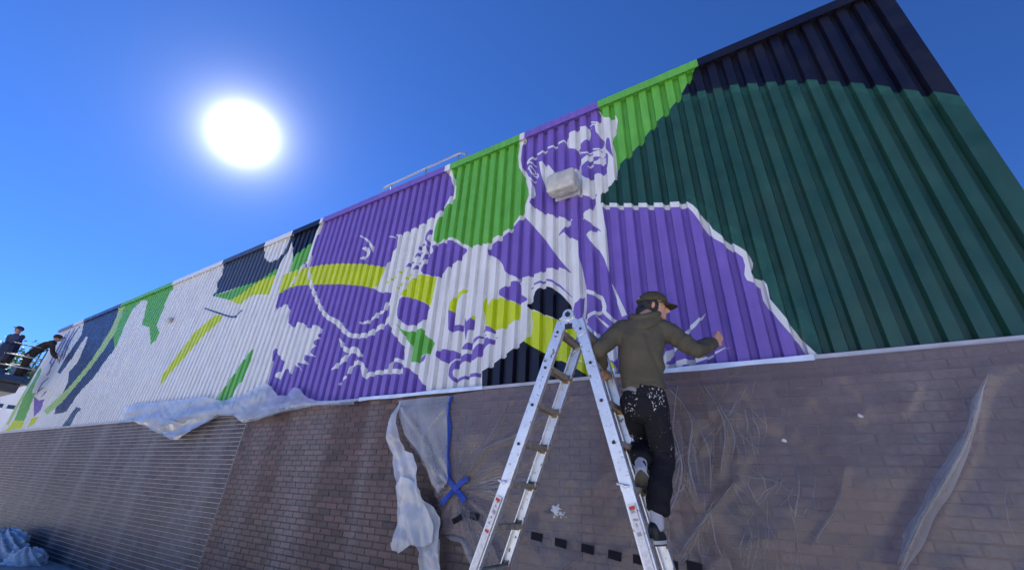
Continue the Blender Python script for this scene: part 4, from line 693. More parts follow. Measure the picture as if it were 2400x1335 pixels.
# coping, painted with whatever the mural has below it
for cname, x0, x1 in COPING:
    x0 = max(x0, XL - 0.02); x1 = min(x1, XR + 0.03)
    if x1 - x0 < 0.02: continue
    n = max(1, round((x1 - x0) / 3.0))
    for i in range(n):
        a = x0 + (x1 - x0) * i / n; b_ = x0 + (x1 - x0) * (i + 1) / n - (0.004 if i < n - 1 else 0.0006)
        mb = MB()
        sec = [(-0.055, ZT - 0.045), (-0.062, ZT - 0.052), (-0.062, ZT + 0.075), (-0.04, ZT + 0.083), (0.30, ZT + 0.10), (0.30, ZT - 0.02), (-0.02, ZT - 0.005)]
        m6 = len(sec)
        mb.add([(a, y, z) for y, z in sec] + [(b_, y, z) for y, z in sec],
               [(k, (k+1) % m6, (k+1) % m6 + m6, k + m6) for k in range(m6)] + [tuple(range(m6))[::-1], tuple(range(m6, 2*m6))])
        mb.build('coping', PM[cname], bld)
# drip flashing at the foot of the cladding, in lengths
for i in range(9):
    a = XL + (XR - XL) * i / 9; b_ = XL + (XR - XL) * (i + 1) / 9 - 0.003
    mb = MB(); mb.add([(x, y, z) for x in (a, b_) for y, z in ((-0.030, ZB - 0.012), (-0.042, ZB - 0.030), (-0.046, ZB - 0.026), (-0.036, ZB + 0.006), (0.0, ZB + 0.016), (0.05, ZB + 0.016), (0.05, ZB - 0.012))],
        [(k, (k+1) % 7, (k+1) % 7 + 7, k + 7) for k in range(7)] + [tuple(range(7))[::-1], tuple(range(7, 14))])
    mb.build('base_flashing', M_galv, bld)

# roof rail lying along the coping edge
rr = empty('roof_railing', (-4.4, 0.25, 6.41), 'low grey pipe rail standing above the coping between the purple and green parts', 'railing')
b = MB(); b.tube([(-5.40,0.10,6.44),(-5.40,0.10,6.70),(-3.60,0.10,6.76),(-3.46,0.10,6.68),(-3.42,0.10,6.44)], 0.018); b.build('top_rail', M_rail, rr, smooth=True)
b = MB(); b.tube([(-5.25,0.12,6.57),(-3.55,0.12,6.61)], 0.013); b.build('lower_rail', M_rail, rr, smooth=True)
for x in (-5.2, -4.35, -3.62):
    b = MB(); b.tube([(x,0.11,6.42),(x,0.11,6.72)], 0.014); b.build('post', M_rail, rr, smooth=True)
for x in (-5.40, -3.42):
    b = MB(); b.box((x-.06,0.05,6.398),(x+.06,0.17,6.44)); b.build('foot_plate', M_galv, rr)

# ------------------------------------------------------------------ wall lights wrapped in plastic
def wrapped_light(cx, cz, w, h, dpt, label, seed):
    t = empty('wrapped_wall_light', (cx, -0.02, cz), label, 'wall light', 'plastic wrapped lights on the mural')
    bm = bmesh.new(); bmesh.ops.create_cube(bm, size=1)
    bmesh.ops.subdivide_edges(bm, edges=bm.edges[:], cuts=15, use_grid_fill=True)
    for q in bm.verts:
        x, y, z = q.co
        # superellipsoid-like bundle, tapering to the bottom
        l = (abs(2*x)**7 + abs(2*y)**7 + abs(2*z)**7) ** (1/7)
        x, y, z = .5 * x / max(l, .01) * 2 * max(abs(2*x), abs(2*y), abs(2*z)) , .5 * y / max(l, .01) * 2 * max(abs(2*x), abs(2*y), abs(2*z)), .5 * z / max(l, .01) * 2 * max(abs(2*x), abs(2*y), abs(2*z))
        if y < 0 and z < 0: y *= 1 + z * 0.55
        n = float(ridged(np.array([x*3.2+seed]), np.array([z*3.2+y*2]), seed)[0])
        k = 1 + (n - .45) * (0.10 if z > 0 else 0.22)
        q.co = Vector((x * w * .58 * k, y * dpt * .5 * k, z * h * .58 * k))
    me = bpy.data.meshes.new('wrap'); bm.to_mesh(me); bm.free(); me.materials.append(M_wrap)
    for p_ in me.polygons: p_.use_smooth = True
    o = bpy.data.objects.new('plastic_wrap', me); col.objects.link(o); o.parent = t; o.location = (0, -dpt * 0.40, 0)
    b = MB(); b.box((cx - w*.26, -0.035, cz - h*.26), (cx + w*.26, -0.0145, cz + h*.26)); b.build('back_plate', M_galv, t)
wrapped_light(-1.575, 5.05, 0.64, 0.44, 0.40, 'boxy light wrapped in creased plastic below the mural head with sunglasses', 3)
wrapped_light(-12.25, 5.05, 0.27, 0.20, 0.15, 'small light wrapped in pale plastic on the white part of the mural', 11)

# ------------------------------------------------------------------ plastic sheets
def poly_inside(pts, x, z):
    return inside(np.array(pts), np.stack([x, z], axis=1))
def film(name, pts, step, yfun, m, parent=None, clip=None):
    pts = np.array(pts)
    lo = pts.min(0); hi = pts.max(0)
    # cut the outline into a grid with a constrained triangulation, so that edges are clean
    xs = np.arange(lo[0] + step * .5, hi[0], step); zs = np.arange(lo[1] + step * .5, hi[1], step)
    X, Z = np.meshgrid(xs, zs); X = X.ravel(); Z = Z.ravel()
    X = X + rng.uniform(-.15, .15, len(X)) * step; Z = Z + rng.uniform(-.15, .15, len(Z)) * step
    k = poly_inside(pts, X, Z); X, Z = X[k], Z[k]
    bp = []
    for i in range(len(pts)):
        a, b = pts[i], pts[(i + 1) % len(pts)]; n = max(1, int(np.hypot(*(b - a)) / step))
        for j in range(n): bp.append(a + (b - a) * j / n)
    V = [Vector(q) for q in bp] + [Vector((x, z)) for x, z in zip(X, Z)]
    E = [(i, (i + 1) % len(bp)) for i in range(len(bp))]
    cv, ce, cf, _, _, _ = delaunay_2d_cdt(V, E, [], 1, 1e-6)
    P2 = np.array([tuple(q) for q in cv]); F = np.array([tuple(f) for f in cf])
    y = yfun(P2[:, 0], P2[:, 1])
    me = mesh(name, np.stack([P2[:, 0], y, P2[:, 1]], axis=1), F, m, smooth=True)
    return link(name, me, parent)
def segdist(x, z, line):
    d = np.full(len(x), 9.0); s = np.zeros(len(x))
    for a, b in zip(line[:-1], line[1:]):
        ax, az = a; bx, bz = b; L2 = (bx-ax)**2 + (bz-az)**2 + 1e-9
        t = np.clip(((x-ax)*(bx-ax) + (z-az)*(bz-az)) / L2, 0, 1)
        q = np.hypot(x - ax - t*(bx-ax), z - az - t*(bz-az)); d = np.minimum(d, q)
    return d
def spline2(P, n=8):
    P = np.array(P, float); out = []
    for i in range(len(P) - 1):
        p0, p1, p2, p3 = P[max(i-1, 0)], P[i], P[i+1], P[min(i+2, len(P)-1)]
        for j in range(n):
            t = j / n; out.append(.5 * (2*p1 + (p2 - p0)*t + (2*p0 - 5*p1 + 4*p2 - p3)*t*t + (3*p1 - p0 - 3*p2 + p3)*t**3))
    out.append(P[-1]); return np.array(out)
FOLDS = [spline2(q, 5) for q in FOLDS]
def y_main(x, z):
    y = -0.028 - 0.02 * vnoise(x * 2.1, z * 2.1, 3)
    y -= 0.016 * ridged(x * 3.0 + z * 1.2, z * 1.1 - x * .5, 1) 
    y -= 0.020 * crumple(x + z * .3, z, 1.7, 1.1)
    y -= 0.005 * crumple(x - z * .4, z, 6, 4)
    y -= 0.012 * ridged(x * 2.2 - z * 2.6, x * .8 + z * .7, 15, 4) ** 2
    dense = np.exp(-((x + 0.35) / 0.45) ** 2) * np.clip((z - 1.2) / 1.2, 0, 1)
    y -= 0.035 * dense * crumple(x + .1 * np.sin(z * 5), z, 7.5, 2.2)
    for i, ln in enumerate(FOLDS):
        d = segdist(x, z, ln)
        y -= (0.032 if i in (0, 1) else 0.011) * np.exp(-(d / (0.045 if i in (0, 1) else 0.030)) ** 2)
    # gathered to the knot of tape
    kx, kz = -2.84, 1.63
    r = np.hypot(x - kx, z - kz); th = np.arctan2(z - kz, x - kx)
    y -= 0.018 * np.exp(-r / 0.5) * (0.5 + 0.5 * np.sin(th * 15 + 2.5 * vnoise(x * 3, z * 3, 2))) * np.clip(r / 0.08, 0, 1)
    return np.where(z > ZB - 0.16, np.maximum(y, -0.055), y)
outline = list(SHEET_TOP) + [(1.90, 2.632), (1.90, 0.06), (-2.1, 0.05)] + [p for p in SHEET_LEFT[::-1]]
ps = empty('plastic_sheet', (-0.8, -0.03, 1.3), 'wide clear plastic sheet taped over the brick base behind the ladder', 'plastic sheet')
film('clear_film', outline, 0.017, y_main, M_film, ps)
def fold_band(ln, w0, w1, name, m):
    """a doubled strip of film lying along a fold"""
    ln = spline2(ln); t = np.linspace(0, 1, 40)
    s = np.r_[0, np.cumsum(np.hypot(*np.diff(ln, axis=0).T))]; s /= s[-1]
    cx = np.interp(t, s, ln[:, 0]); cz = np.interp(t, s, ln[:, 1])
    dx = np.gradient(cx); dz = np.gradient(cz); L = np.hypot(dx, dz)
    V = []; 
    for u in np.linspace(-1, 1, 9):
        w = (w0 + (w1 - w0) * t) * (0.45 + 1.1 * vnoise(t * 7, t * 0 + 3)) * np.sqrt(np.clip(np.sin(np.pi * (0.03 + 0.94 * t)) * 1.6, 0, 1))
        x = cx - dz / L * w * u; z = cz + dx / L * w * u
        V.append(np.stack([x, y_main(x, z) - 0.012 * (1 - u * u) - 0.004, z], axis=1))
    V = np.concatenate(V); F = [(i*40+j, i*40+j+1, (i+1)*40+j+1, (i+1)*40+j) for i in range(8) for j in range(39)]
    link(name, mesh(name, V, F, m, smooth=True), ps)
fold_band(FOLDS[0], 0.012, 0.045, 'fold', M_band)
fold_band(FOLDS[1], 0.004, 0.012, 'fold', M_band)
fold_band(FOLDS[2], 0.010, 0.012, 'fold', M_band)
fold_band(FOLDS[3], 0.012, 0.006, 'fold', M_band)
fold_band(FOLDS[8], 0.010, 0.016, 'fold', M_band)
fold_band(FOLDS[7], 0.008, 0.014, 'fold', M_band)
fold_band([(-2.90,1.21),(-2.70,1.19),(-2.60,1.08),(-2.47,0.9)], 0.02, 0.035, 'fold', M_band)

lay = [(-3.86,2.575),(-3.45,2.58),(-3.05,2.58),(-3.02,2.25),(-2.97,1.95),(-2.92,1.70),(-3.02,1.58),(-3.12,1.66),(-3.28,1.88),(-3.42,2.02),(-3.62,2.16),(-3.76,2.38)]
film('second_layer', lay, 0.016, lambda x, z: y_main(x, z) - 0.020 - 0.045 * crumple(x + z * .45, z - x * .3, 4.0, 0.7) * np.clip((2.60 - z) / .2, .15, 1), M_film4, ps)
for ln_, w_ in ((FOLDS[9], .006), (FOLDS[4], .005), (FOLDS[5], .004), (FOLDS[12], .007), (FOLDS[10], .005), (FOLDS[11], .005), ([(-2.45,2.2),(-2.2,2.28),(-1.95,2.38)], .006), ([(-2.3,1.75),(-2.0,1.82),(-1.8,1.95)], .004), ([(-.52,2.3),(-.42,2.0),(-.45,1.7)], .005), ([(-.3,2.35),(-.22,2.1),(-.28,1.9)], .004)):
    fold_band(ln_, w_ * .5, w_, 'fold', M_band)
# fine creases: hundreds of thin doubled lines in the film, joined
cz_ = MB()
def crease(x0, z0, ang, L, w, wob):
    n = 14; px_, pz_ = [x0], [z0]
    for k in range(n - 1):
        ang += rng.normal(0, wob); px_.append(px_[-1] + math.cos(ang) * L / n); pz_.append(pz_[-1] + math.sin(ang) * L / n)
    px_ = np.array(px_); pz_ = np.array(pz_)
    if not poly_inside(outline, px_, pz_).all() or pz_.max() > ZB - .06: return
    dx = np.gradient(px_); dz = np.gradient(pz_); l = np.hypot(dx, dz); ww = w * np.sin(np.linspace(.05, math.pi - .05, n))
    V = []
    for u, dy in ((-1, .0), (0, .006), (1, .0)):
        x = px_ - dz / l * ww * u; z = pz_ + dx / l * ww * u; V.append(np.stack([x, y_main(x, z) - .003 - dy, z], axis=1))
    V = np.concatenate(V); cz_.add(V, [(i*n+j, i*n+j+1, (i+1)*n+j+1, (i+1)*n+j) for i in range(2) for j in range(n-1)])
for k in range(110): crease(rng.normal(-.38, .30), rng.uniform(1.3, 2.55), rng.normal(-1.6, .38), rng.uniform(.18, .6), rng.uniform(.0018, .0048), .16)
for k in range(130):
    a_ = rng.uniform(-1.3, 1.6); r_ = rng.uniform(.06, .25); crease(-2.84 + math.cos(a_)*r_, 1.63 + math.sin(a_)*r_, a_ + rng.normal(0, .08), rng.uniform(.25, 1.1), rng.uniform(.0018, .0048), .06)
for k in range(60): crease(rng.uniform(-2.6, 1.8), rng.uniform(.9, 2.5), rng.uniform(0, 6.28), rng.uniform(.15, .55), rng.uniform(.0012, .0034), .12)
cz_.build('creases', M_band, ps, smooth=True, kind='stuff')
def y_flap(x, z):
    y = -0.07 - 0.16 * crumple(x, z, 3.6, 1.5) - 0.07 * crumple(x + 3, z + 1, 8.5, 4.0)
    return y * np.clip((2.62 - z) / 0.5 + 0.35, 0.35, 1)
pf = empty('hanging_plastic', (-3.4, -0.1, 1.6), 'bunched whitish plastic hanging loose beside bare brick left of the blue tape', 'plastic sheet')
film('loose_film', FLAP, 0.016, y_flap, M_film2, pf)
sh2 = [(-3.55,1.62),(-3.45,1.72),(-3.33,1.70),(-3.2,1.60),(-3.05,1.44),(-2.95,1.30),(-2.93,1.18),(-3.05,1.12),(-3.2,1.13),(-3.35,1.04),(-3.45,1.07),(-3.44,1.3)]
film('under_layer', sh2, 0.018, lambda x, z: y_flap(x + .7, z + .3) - 0.035, M_film2, pf)
sh3 = [(-3.03,1.2),(-2.93,1.19),(-2.90,0.9),(-2.86,0.3),(-2.84,0.06),(-3.15,0.05),(-3.16,0.4),(-3.1,0.8),(-3.1,1.05)]
film('tail', sh3, 0.018, lambda x, z: -0.06 - 0.10 * crumple(x, z, 8, 0.9), M_film2, pf)

def y_drape(x, z):
    low = np.clip((2.95 - z) / 0.5, 0, 1)
    return -0.05 - (0.03 + 0.13 * low) * crumple(x + z * .8, z - x * .16, 0.5, 2.6) - 0.03 * crumple(x, z + x * .25, 1.6, 6.0) - 0.018 * crumple(x + z, z, 4.5, 7.0)
pdp = empty('draped_plastic', (-8.3, -0.08, 2.6), 'long loose plastic sheet sagging over the foot of the white cladding above the brick', 'plastic sheet')
film('loose_film', DRAPE, 0.03, y_drape, M_film3, pdp)
hem = [(-11.3,2.60),(-10.5,2.47),(-9.2,2.23),(-8.5,2.42),(-8.0,2.59),(-7.5,2.58),(-7.15,2.44),(-6.7,2.47),(-5.9,2.58),(-5.4,2.62),(-5.9,2.68),(-6.7,2.62),(-7.2,2.62),(-7.7,2.74),(-8.4,2.66),(-9.1,2.46),(-10.3,2.70),(-11.2,2.70)]
film('folded_hem', hem, 0.03, lambda x, z: y_drape(x + .15, z + .05) - 0.02, M_film3, pdp)

# crumpled heap on the pavement by the wall foot
pile = empty('crumpled_plastic', (-14.0, -0.4, 0.0), 'crumpled heap of clear plastic lying on the pavement at the wall foot', 'plastic sheet')
def heap(cx, cy, rx, ry, h, seed, name):
    n, mseg = 70, 34
    V = []; 
    for j in range(mseg + 1):
        v_ = j / mseg
        for i in range(n):
            a = 2 * math.pi * i / n; V.append((math.cos(a), math.sin(a), v_))
    V = np.array(V); rad = np.cos(V[:, 2] * math.pi / 2) ** 0.7; up = np.sin(V[:, 2] * math.pi / 2)
    nz = crumple(V[:, 0] + seed, V[:, 1] + V[:, 2], 1.6, 1.8) + .45 * crumple(V[:, 0] + seed, V[:, 1]*1.0 - V[:, 2], 4, 4.5); k = 0.50 + 0.75 * nz
    P3 = np.stack([cx + V[:, 0]*rad*rx*k, np.minimum(cy + V[:, 1]*rad*ry*k, -0.03), 0.004 + up*h*k], axis=1)
    F = [(j*n+i, j*n+(i+1) % n, (j+1)*n+(i+1) % n, (j+1)*n+i) for j in range(mseg) for i in range(n)]
    link(name, mesh(name, P3, F, M_film5, smooth=True), pile)
heap(-14.6, -0.42, 1.25, 0.36, 0.37, 2, 'heap')
heap(-12.72, -0.40, 0.45, 0.26, 0.22, 6, 'heap')

# ------------------------------------------------------------------ tape and paint marks on the sheet
def strip(pts, w, y, n=24):
    pts = np.array(pts); s = np.r_[0, np.cumsum(np.hypot(*np.diff(pts, axis=0).T))]; L = s[-1]
    t = np.linspace(0, L, n); cx = np.interp(t, s, pts[:, 0]); cz = np.interp(t, s, pts[:, 1])
    dx = np.gradient(cx); dz = np.gradient(cz); l = np.hypot(dx, dz)
    V = []; 
    for layer in (0, 0.004):
        for sgn in (-1, 1):
            ww = w / 2 * (0.85 + 0.3 * vnoise(t * 9, t * 0 + sgn + 4))
            x = cx - dz / l * ww * sgn; z = cz + dx / l * ww * sgn
            V.append(np.stack([x, np.minimum(y_main(x, z), -0.03) - y - layer, z], axis=1))
    V = np.concatenate(V); F = []
    for j in range(n - 1):
        F += [(2*n+j, 3*n+j, 3*n+j+1, 2*n+j+1), (j, j+1, n+j+1, n+j), (j, 2*n+j, 2*n+j+1, j+1), (n+j, n+j+1, 3*n+j+1, 3*n+j)]
    F += [(0, n, 3*n, 2*n), (n-1, 3*n-1, 4*n-1, 2*n-1)]
    return V, F
for nm, lb, w, y in (('vert', 'long upright strip of blue masking tape down the plastic sheet', 0.052, 0.012),
                     ('x1', 'blue tape strip slanting down to the right in the taped cross', 0.05, 0.018),
                     ('x2', 'blue tape strip slanting down to the left in the taped cross', 0.05, 0.026)):
    V, F = strip(TAPES[nm], w, y)
    tag(link('masking_tape', mesh('masking_tape', V, F, M_tape)), lb, 'tape', 'blue tape on the plastic sheet')
V, F = strip([(-3.25,1.53),(-3.16,1.51),(-3.07,1.46),(-2.98,1.45)], 0.03, 0.10)
tag(link('masking_tape', mesh('masking_tape', V, F, M_btape)), 'twisted dark tape end sticking out from the bunched plastic', 'tape')
DASH_LB = ['black tape piece tilted upward just below the blue cross', 'short black tape piece just left of the left front ladder rail',
           'black tape piece half hidden by the left back ladder rail', 'black tape piece just right of the left ladder legs',
           'black tape piece below the white paint splash', 'black tape piece midway between the two pairs of ladder legs',
           'black tape piece next but one left of the right ladder legs', 'black tape piece touching the left side of the right ladder legs',
           'black tape piece just right of the right ladder legs under the shoe', 'last black tape piece of the row at its right end']
for i, (x, z) in enumerate(DASHES):
    L = 0.105; sl = 0.55 if i == 0 else -0.06
    V, F = strip([(x - L/2, z - sl*L/2), (x + L/2, z + sl*L/2)], 0.058 if i else 0.05, 0.006, 8)
    lb = DASH_LB[i]
    tag(link('tape_patch', mesh('tape_patch', V, F, M_btape)), lb, 'tape', 'black tape row on the plastic sheet')
for a_, c_, lb in ((-4.62, -2.62, 'pale blue masking strip along the foot of the cladding left of the ladder'), (-0.78, 0.42, 'pale blue masking strip along the foot of the cladding right of the climbing man')):
    n = 30; V = []
    for y_ in (-0.050, -0.054):
        for e in (-1, 1):
            t = np.linspace(a_, c_, n); V.append(np.stack([t, y_ - .006 * vnoise(t * 5, t * 0 + e), ZB - 0.014 + e * (.017 + .010 * vnoise(t * 3, t * 0 + 2 * e))], axis=1))
    V = np.concatenate(V); F = []
    for j in range(n - 1): F += [(2*n+j, 2*n+j+1, 3*n+j+1, 3*n+j), (j, n+j, n+j+1, j+1), (j, j+1, 2*n+j+1, 2*n+j), (n+j, 3*n+j, 3*n+j+1, n+j+1)]
    tag(link('masking_strip', mesh('masking_strip', V, F, M_strip)), lb, 'tape', 'pale masking strips')
# white paint splash: drops of one splash, joined
sp_ = MB()
def blob(cx, cz, r, k=11):
    y0 = float(min(y_main(np.array([cx]), np.array([cz]))[0], -0.03)) - 0.008
    pts = [(cx + math.cos(t) * r * random.uniform(.6, 1.25), y0, cz + math.sin(t) * r * random.uniform(.6, 1.25)) for t in [2*math.pi*q/k for q in range(k)]]
    n = len(pts); vs_ = pts + [(cx, y0 - min(.012, r*.5), cz)] + [(p[0], y0 + .012, p[2]) for p in pts]
    sp_.add(vs_, [(i, n, (i+1) % n)[::-1] for i in range(n)] + [(i, (i+1) % n, n+1+(i+1) % n, n+1+i) for i in range(n)])
sx, sz = SPLAT
for q in [(0,0,.034),(.02,.02,.022),(.045,-.018,.018),(-.02,.022,.016),(.07,-.03,.011),(.015,-.035,.013),(.055,.012,.008),(-.012,-.05,.009),(.085,-.012,.007),(.03,.045,.008),(-.035,.0,.01),(.05,-.05,.008),(.10,-.045,.005)]: blob(sx+q[0], sz+q[1], q[2])
o = sp_.build('paint_splash', PM['white']); tag(o, 'white paint splash dried on the plastic sheet between the ladder legs', 'paint'); 
for (sx, sz), lb in zip(SPLAT_SMALL, ('small round white paint drop right of the climbing man', 'tiny pale paint drop higher up on the far right of the sheet')):
    sp_ = MB(); blob(sx, sz, .013); blob(sx+.012, sz-.006, .008)
    tag(sp_.build('paint_drop', PM['white']), lb, 'paint')

# ------------------------------------------------------------------ ladder
lad = empty('step_ladder', (-1.2, -0.89, 0), 'tall folding aluminium ladder standing open as a letter A before the brick base', 'ladder')
LY = (-1.09, -0.69)
H0 = 1.6
def lx(side, z):      # rail centre x at height z
    zr = z - H0
    return (-1.227 - 0.386 * (1.12 - zr)) if side == 0 else (-1.037 + 0.248 * (1.105 - zr))
APEX = (-1.135, 2.845)
ZJ = 1.66             # where the inner rails slide into the outer ones
for side in (0, 1):
    sx = -1 if side == 0 else 1
    for k, y in enumerate(LY):
        dy = 0.034 if k == 0 else -0.034
        # outer (upper) channel: web with two flanges
        top = Vector((lx(side, 2.80), y, 2.80)); bot = Vector((lx(side, ZJ), y, ZJ))
        d = (bot - top).normalized(); sdir = Vector((0, 1, 0)).cross(d)
        b = MB(); b.bar(top, bot, 0.078, 0.012)
        s_ = 1 if k == 0 else -1
        for e in (-0.034, 0.034):
            off = sdir * e + Vector((0, s_ * 0.018, 0)); b.bar(top + off, bot + off, 0.010, 0.030)
        rail = b.build('rail', M_alu, lad, bevel=0.0015)
        # lower rail, flared slightly to the ground
        y2 = y - s_ * 0.010
        p0 = Vector((lx(side, ZJ + .25), y2 + s_*.012, ZJ + .25)); p1 = Vector((lx(side, 0.03), y2 - s_*0.015, 0.03))
        b = MB(); b.bar(p0, p1, 0.070, 0.014)
        for e in (-0.031, 0.031):
            off = sdir * e + Vector((0, s_ * 0.018, 0)); b.bar(p0 + off, p1 + off, 0.009, 0.032)
        low = b.build('rail', M_alu, lad, bevel=0.0015)
        # foot
        b = MB(); b.bar(Vector((lx(side, 0.10), y2 - s_*.012, 0.10)), Vector((lx(side, 0.0), y2 - s_*.014, 0.0)), 0.084, 0.05); b.build('rubber_foot', M_black_pl, lad, bevel=0.004)
        # dark rung rivets on the face of the front rail
        for zz in [1.12 - 0.2645 * q + H0 for q in range(4)]:
            b = MB(); yy = y - s_ * 0.0075
            b.tube([(lx(side, zz), yy, zz), (lx(side, zz), yy - s_*.004, zz)], 0.0115, 10); b.build('rung_end', M_black_pl, lad)
        # lock lever
        zz = ZJ + 0.02
        if k == 0:
            b = MB(); b.tube([(lx(side, zz) - sx*-.02, y - .012, zz), (lx(side, zz) + sx*.055*(-1 if side else 1), y - .02, zz + .012)], 0.007, 8); b.tube([(lx(side, zz), y - .004, zz), (lx(side, zz), y - .03, zz)], 0.011, 8)
            b.build('lock_pin', M_alu, lad, smooth=True)
            # warning label with worn print
            z0, z1 = ZJ - 0.07, ZJ - 0.60
            b = MB(); b.bar((lx(side, z0), y2 - .0092, z0), (lx(side, z1), y2 - .0092 - .006, z1), 0.046, 0.0012); st = b.build('warning_label', M_sticker, lad)
            b = MB(); q = 0
            while z0 - .03 - q > z1 + .03:
                zc = z0 - .03 - q; ln = random.uniform(.006, .02)
                b.bar((lx(side, zc) - random.uniform(-.008, .008), y2 - .0112, zc), (lx(side, zc - ln), y2 - .0112, zc - ln), random.uniform(.008, .03), 0.001); q += ln + random.uniform(.008, .03)
            b.build('worn_print', mat('worn_print', (0.30,0.27,0.29), 0.6), st)
            for zc in ((z0 - .012, z0 - .20) if side == 0 else (z0 - .012,)):
                b = MB(); b.bar((lx(side, zc), y2 - .0118, zc), (lx(side, zc - .018), y2 - .0118, zc - .018), 0.034, 0.001); b.build('label_mark', M_red, st)
    # rungs
    zs = [1.139 + H0 - 0.2645 * q for q in range(11)]
    for i, z in enumerate(zs):
        if z < 0.12: continue
        x = lx(side, z)
        tilt = Vector((1, 0, 0.10 * sx))
        b = MB(); M = Matrix.Translation((x, (LY[0]+LY[1])/2, z)) @ Matrix.Rotation(-sx * 0.0, 4, 'Y')
        w = (LY[1] - LY[0]) / 2 - 0.006
        b.box((-0.034, -w, -0.016), (0.034, w, 0.0), M)
        for e in (-0.024, -0.008, 0.008, 0.024): b.box((e - .003, -w, 0.0), (e + .003, w, 0.0035), M)
        b.box((-0.034, -w, -0.034), (-0.030, w, -0.016), M); b.box((0.030, -w, -0.034), (0.034, w, -0.016), M)
        r_ = b.build('rung', M_alu_dirty, lad)
        # worn brown bracket where the rung meets the back rail
        b = MB(); b.box((-0.040, w - 0.003, -0.045), (0.040, w + 0.004, 0.022), M); b.build('rung_bracket', M_rust, lad)
# hinge
for y in LY:
    s_ = -1 if y == LY[0] else 1
    b = MB(); b.tube([(APEX[0], y - .022, APEX[1]), (APEX[0], y + .022, APEX[1])], 0.046, 22); hg = b.build('hinge', M_alu, lad, bevel=0.003)
    b = MB(); b.tube([(APEX[0], y + s_*.022, APEX[1]), (APEX[0], y + s_*.030, APEX[1])], 0.021, 14); b.build('hinge_button', M_black_pl, lad)
    b = MB(); b.bar((APEX[0], y + .001, APEX[1]), (lx(0, 2.68), y + .001, 2.68), 0.06, 0.022); b.bar((APEX[0], y - .001, APEX[1]), (lx(1, 2.68), y - .001, 2.68), 0.06, 0.021); b.build('hinge_arm', M_alu, lad)
    b = MB(); b.box((APEX[0] - .03, y - .012, APEX[1] - .105), (APEX[0] + .03, y + .012, APEX[1] - .07)); b.build('hinge_stop', M_black_pl, lad)

# ------------------------------------------------------------------ people
def cr_spline(P, n):
    P = np.array(P, float); out = []
    for i in range(len(P) - 1):
        p0, p1, p2, p3 = P[max(i-1, 0)], P[i], P[i+1], P[min(i+2, len(P)-1)]
        for j in range(n):
            t = j / n
            out.append(.5 * (2*p1 + (p2 - p0)*t + (2*p0 - 5*p1 + 4*p2 - p3)*t*t + (3*p1 - p0 - 3*p2 + p3)*t**3))
    out.append(P[-1]); return np.array(out)
def loft(mb, path, side, n=20, sub=5, sq=2.0):
    """path rows: x y z r_side r_other ; side: direction of the first radius; rounded ends"""
    S = cr_spline(path, sub); side = Vector(side)
    C = [Vector(q[:3]) for q in S]; rings = []
    def ring(c, d, ra, rb):
        a = (side - d * side.dot(d)).normalized(); b = d.cross(a); o = []
        for k in range(n):
            t = 2*math.pi*k/n; cx, cy = math.cos(t), math.sin(t)
            o.append(c + a * ra * math.copysign(abs(cx) ** (2/sq), cx) + b * rb * math.copysign(abs(cy) ** (2/sq), cy))
        return o
    ds = [(C[min(i+1, len(C)-1)] - C[max(i-1, 0)]).normalized() for i in range(len(C))]
    e0 = min(S[0][3], S[0][4]) * .5; e1 = min(S[-1][3], S[-1][4]) * .5
    for u in (0.98, .8, .45): rings.append(ring(C[0] - ds[0] * e0 * u, ds[0], max(S[0][3], .002) * math.sqrt(1 - u*u), max(S[0][4], .002) * math.sqrt(1 - u*u)))
    for i in range(len(C)): rings.append(ring(C[i], ds[i], max(S[i][3], .002), max(S[i][4], .002)))
    for u in (.45, .8, .98): rings.append(ring(C[-1] + ds[-1] * e1 * u, ds[-1], max(S[-1][3], .002) * math.sqrt(1 - u*u), max(S[-1][4], .002) * math.sqrt(1 - u*u)))
    f = []; m = len(rings)
    for i in range(m-1):
        for k in range(n): f.append((i*n+k, i*n+(k+1) % n, (i+1)*n+(k+1) % n, (i+1)*n+k))
    f.append(tuple(range(n-1, -1, -1))); f.append(tuple(range((m-1)*n, m*n)))
    mb.add([q for r in rings for q in r], f)
def ellipsoid(mb, c, R, M=None, nu=20, nv=12):
    V = []; c = Vector(c)
    for j in range(nv+1):
        ph = math.pi * (j + (0.02 if j == 0 else (-0.02 if j == nv else 0))) / nv
        for i in range(nu):
            t = 2*math.pi*i/nu; q = Vector((math.sin(ph)*math.cos(t)*R[0], math.sin(ph)*math.sin(t)*R[1], math.cos(ph)*R[2]))
            V.append(c + (M @ q if M is not None else q))
    F = [(j*nu+i, (j+1)*nu+i, (j+1)*nu+(i+1) % nu, j*nu+(i+1) % nu) for j in range(nv) for i in range(nu)]
    F += [tuple(range(nu)), tuple(range(nv*nu+nu-1, nv*nu-1, -1))]
    mb.add(V, F)
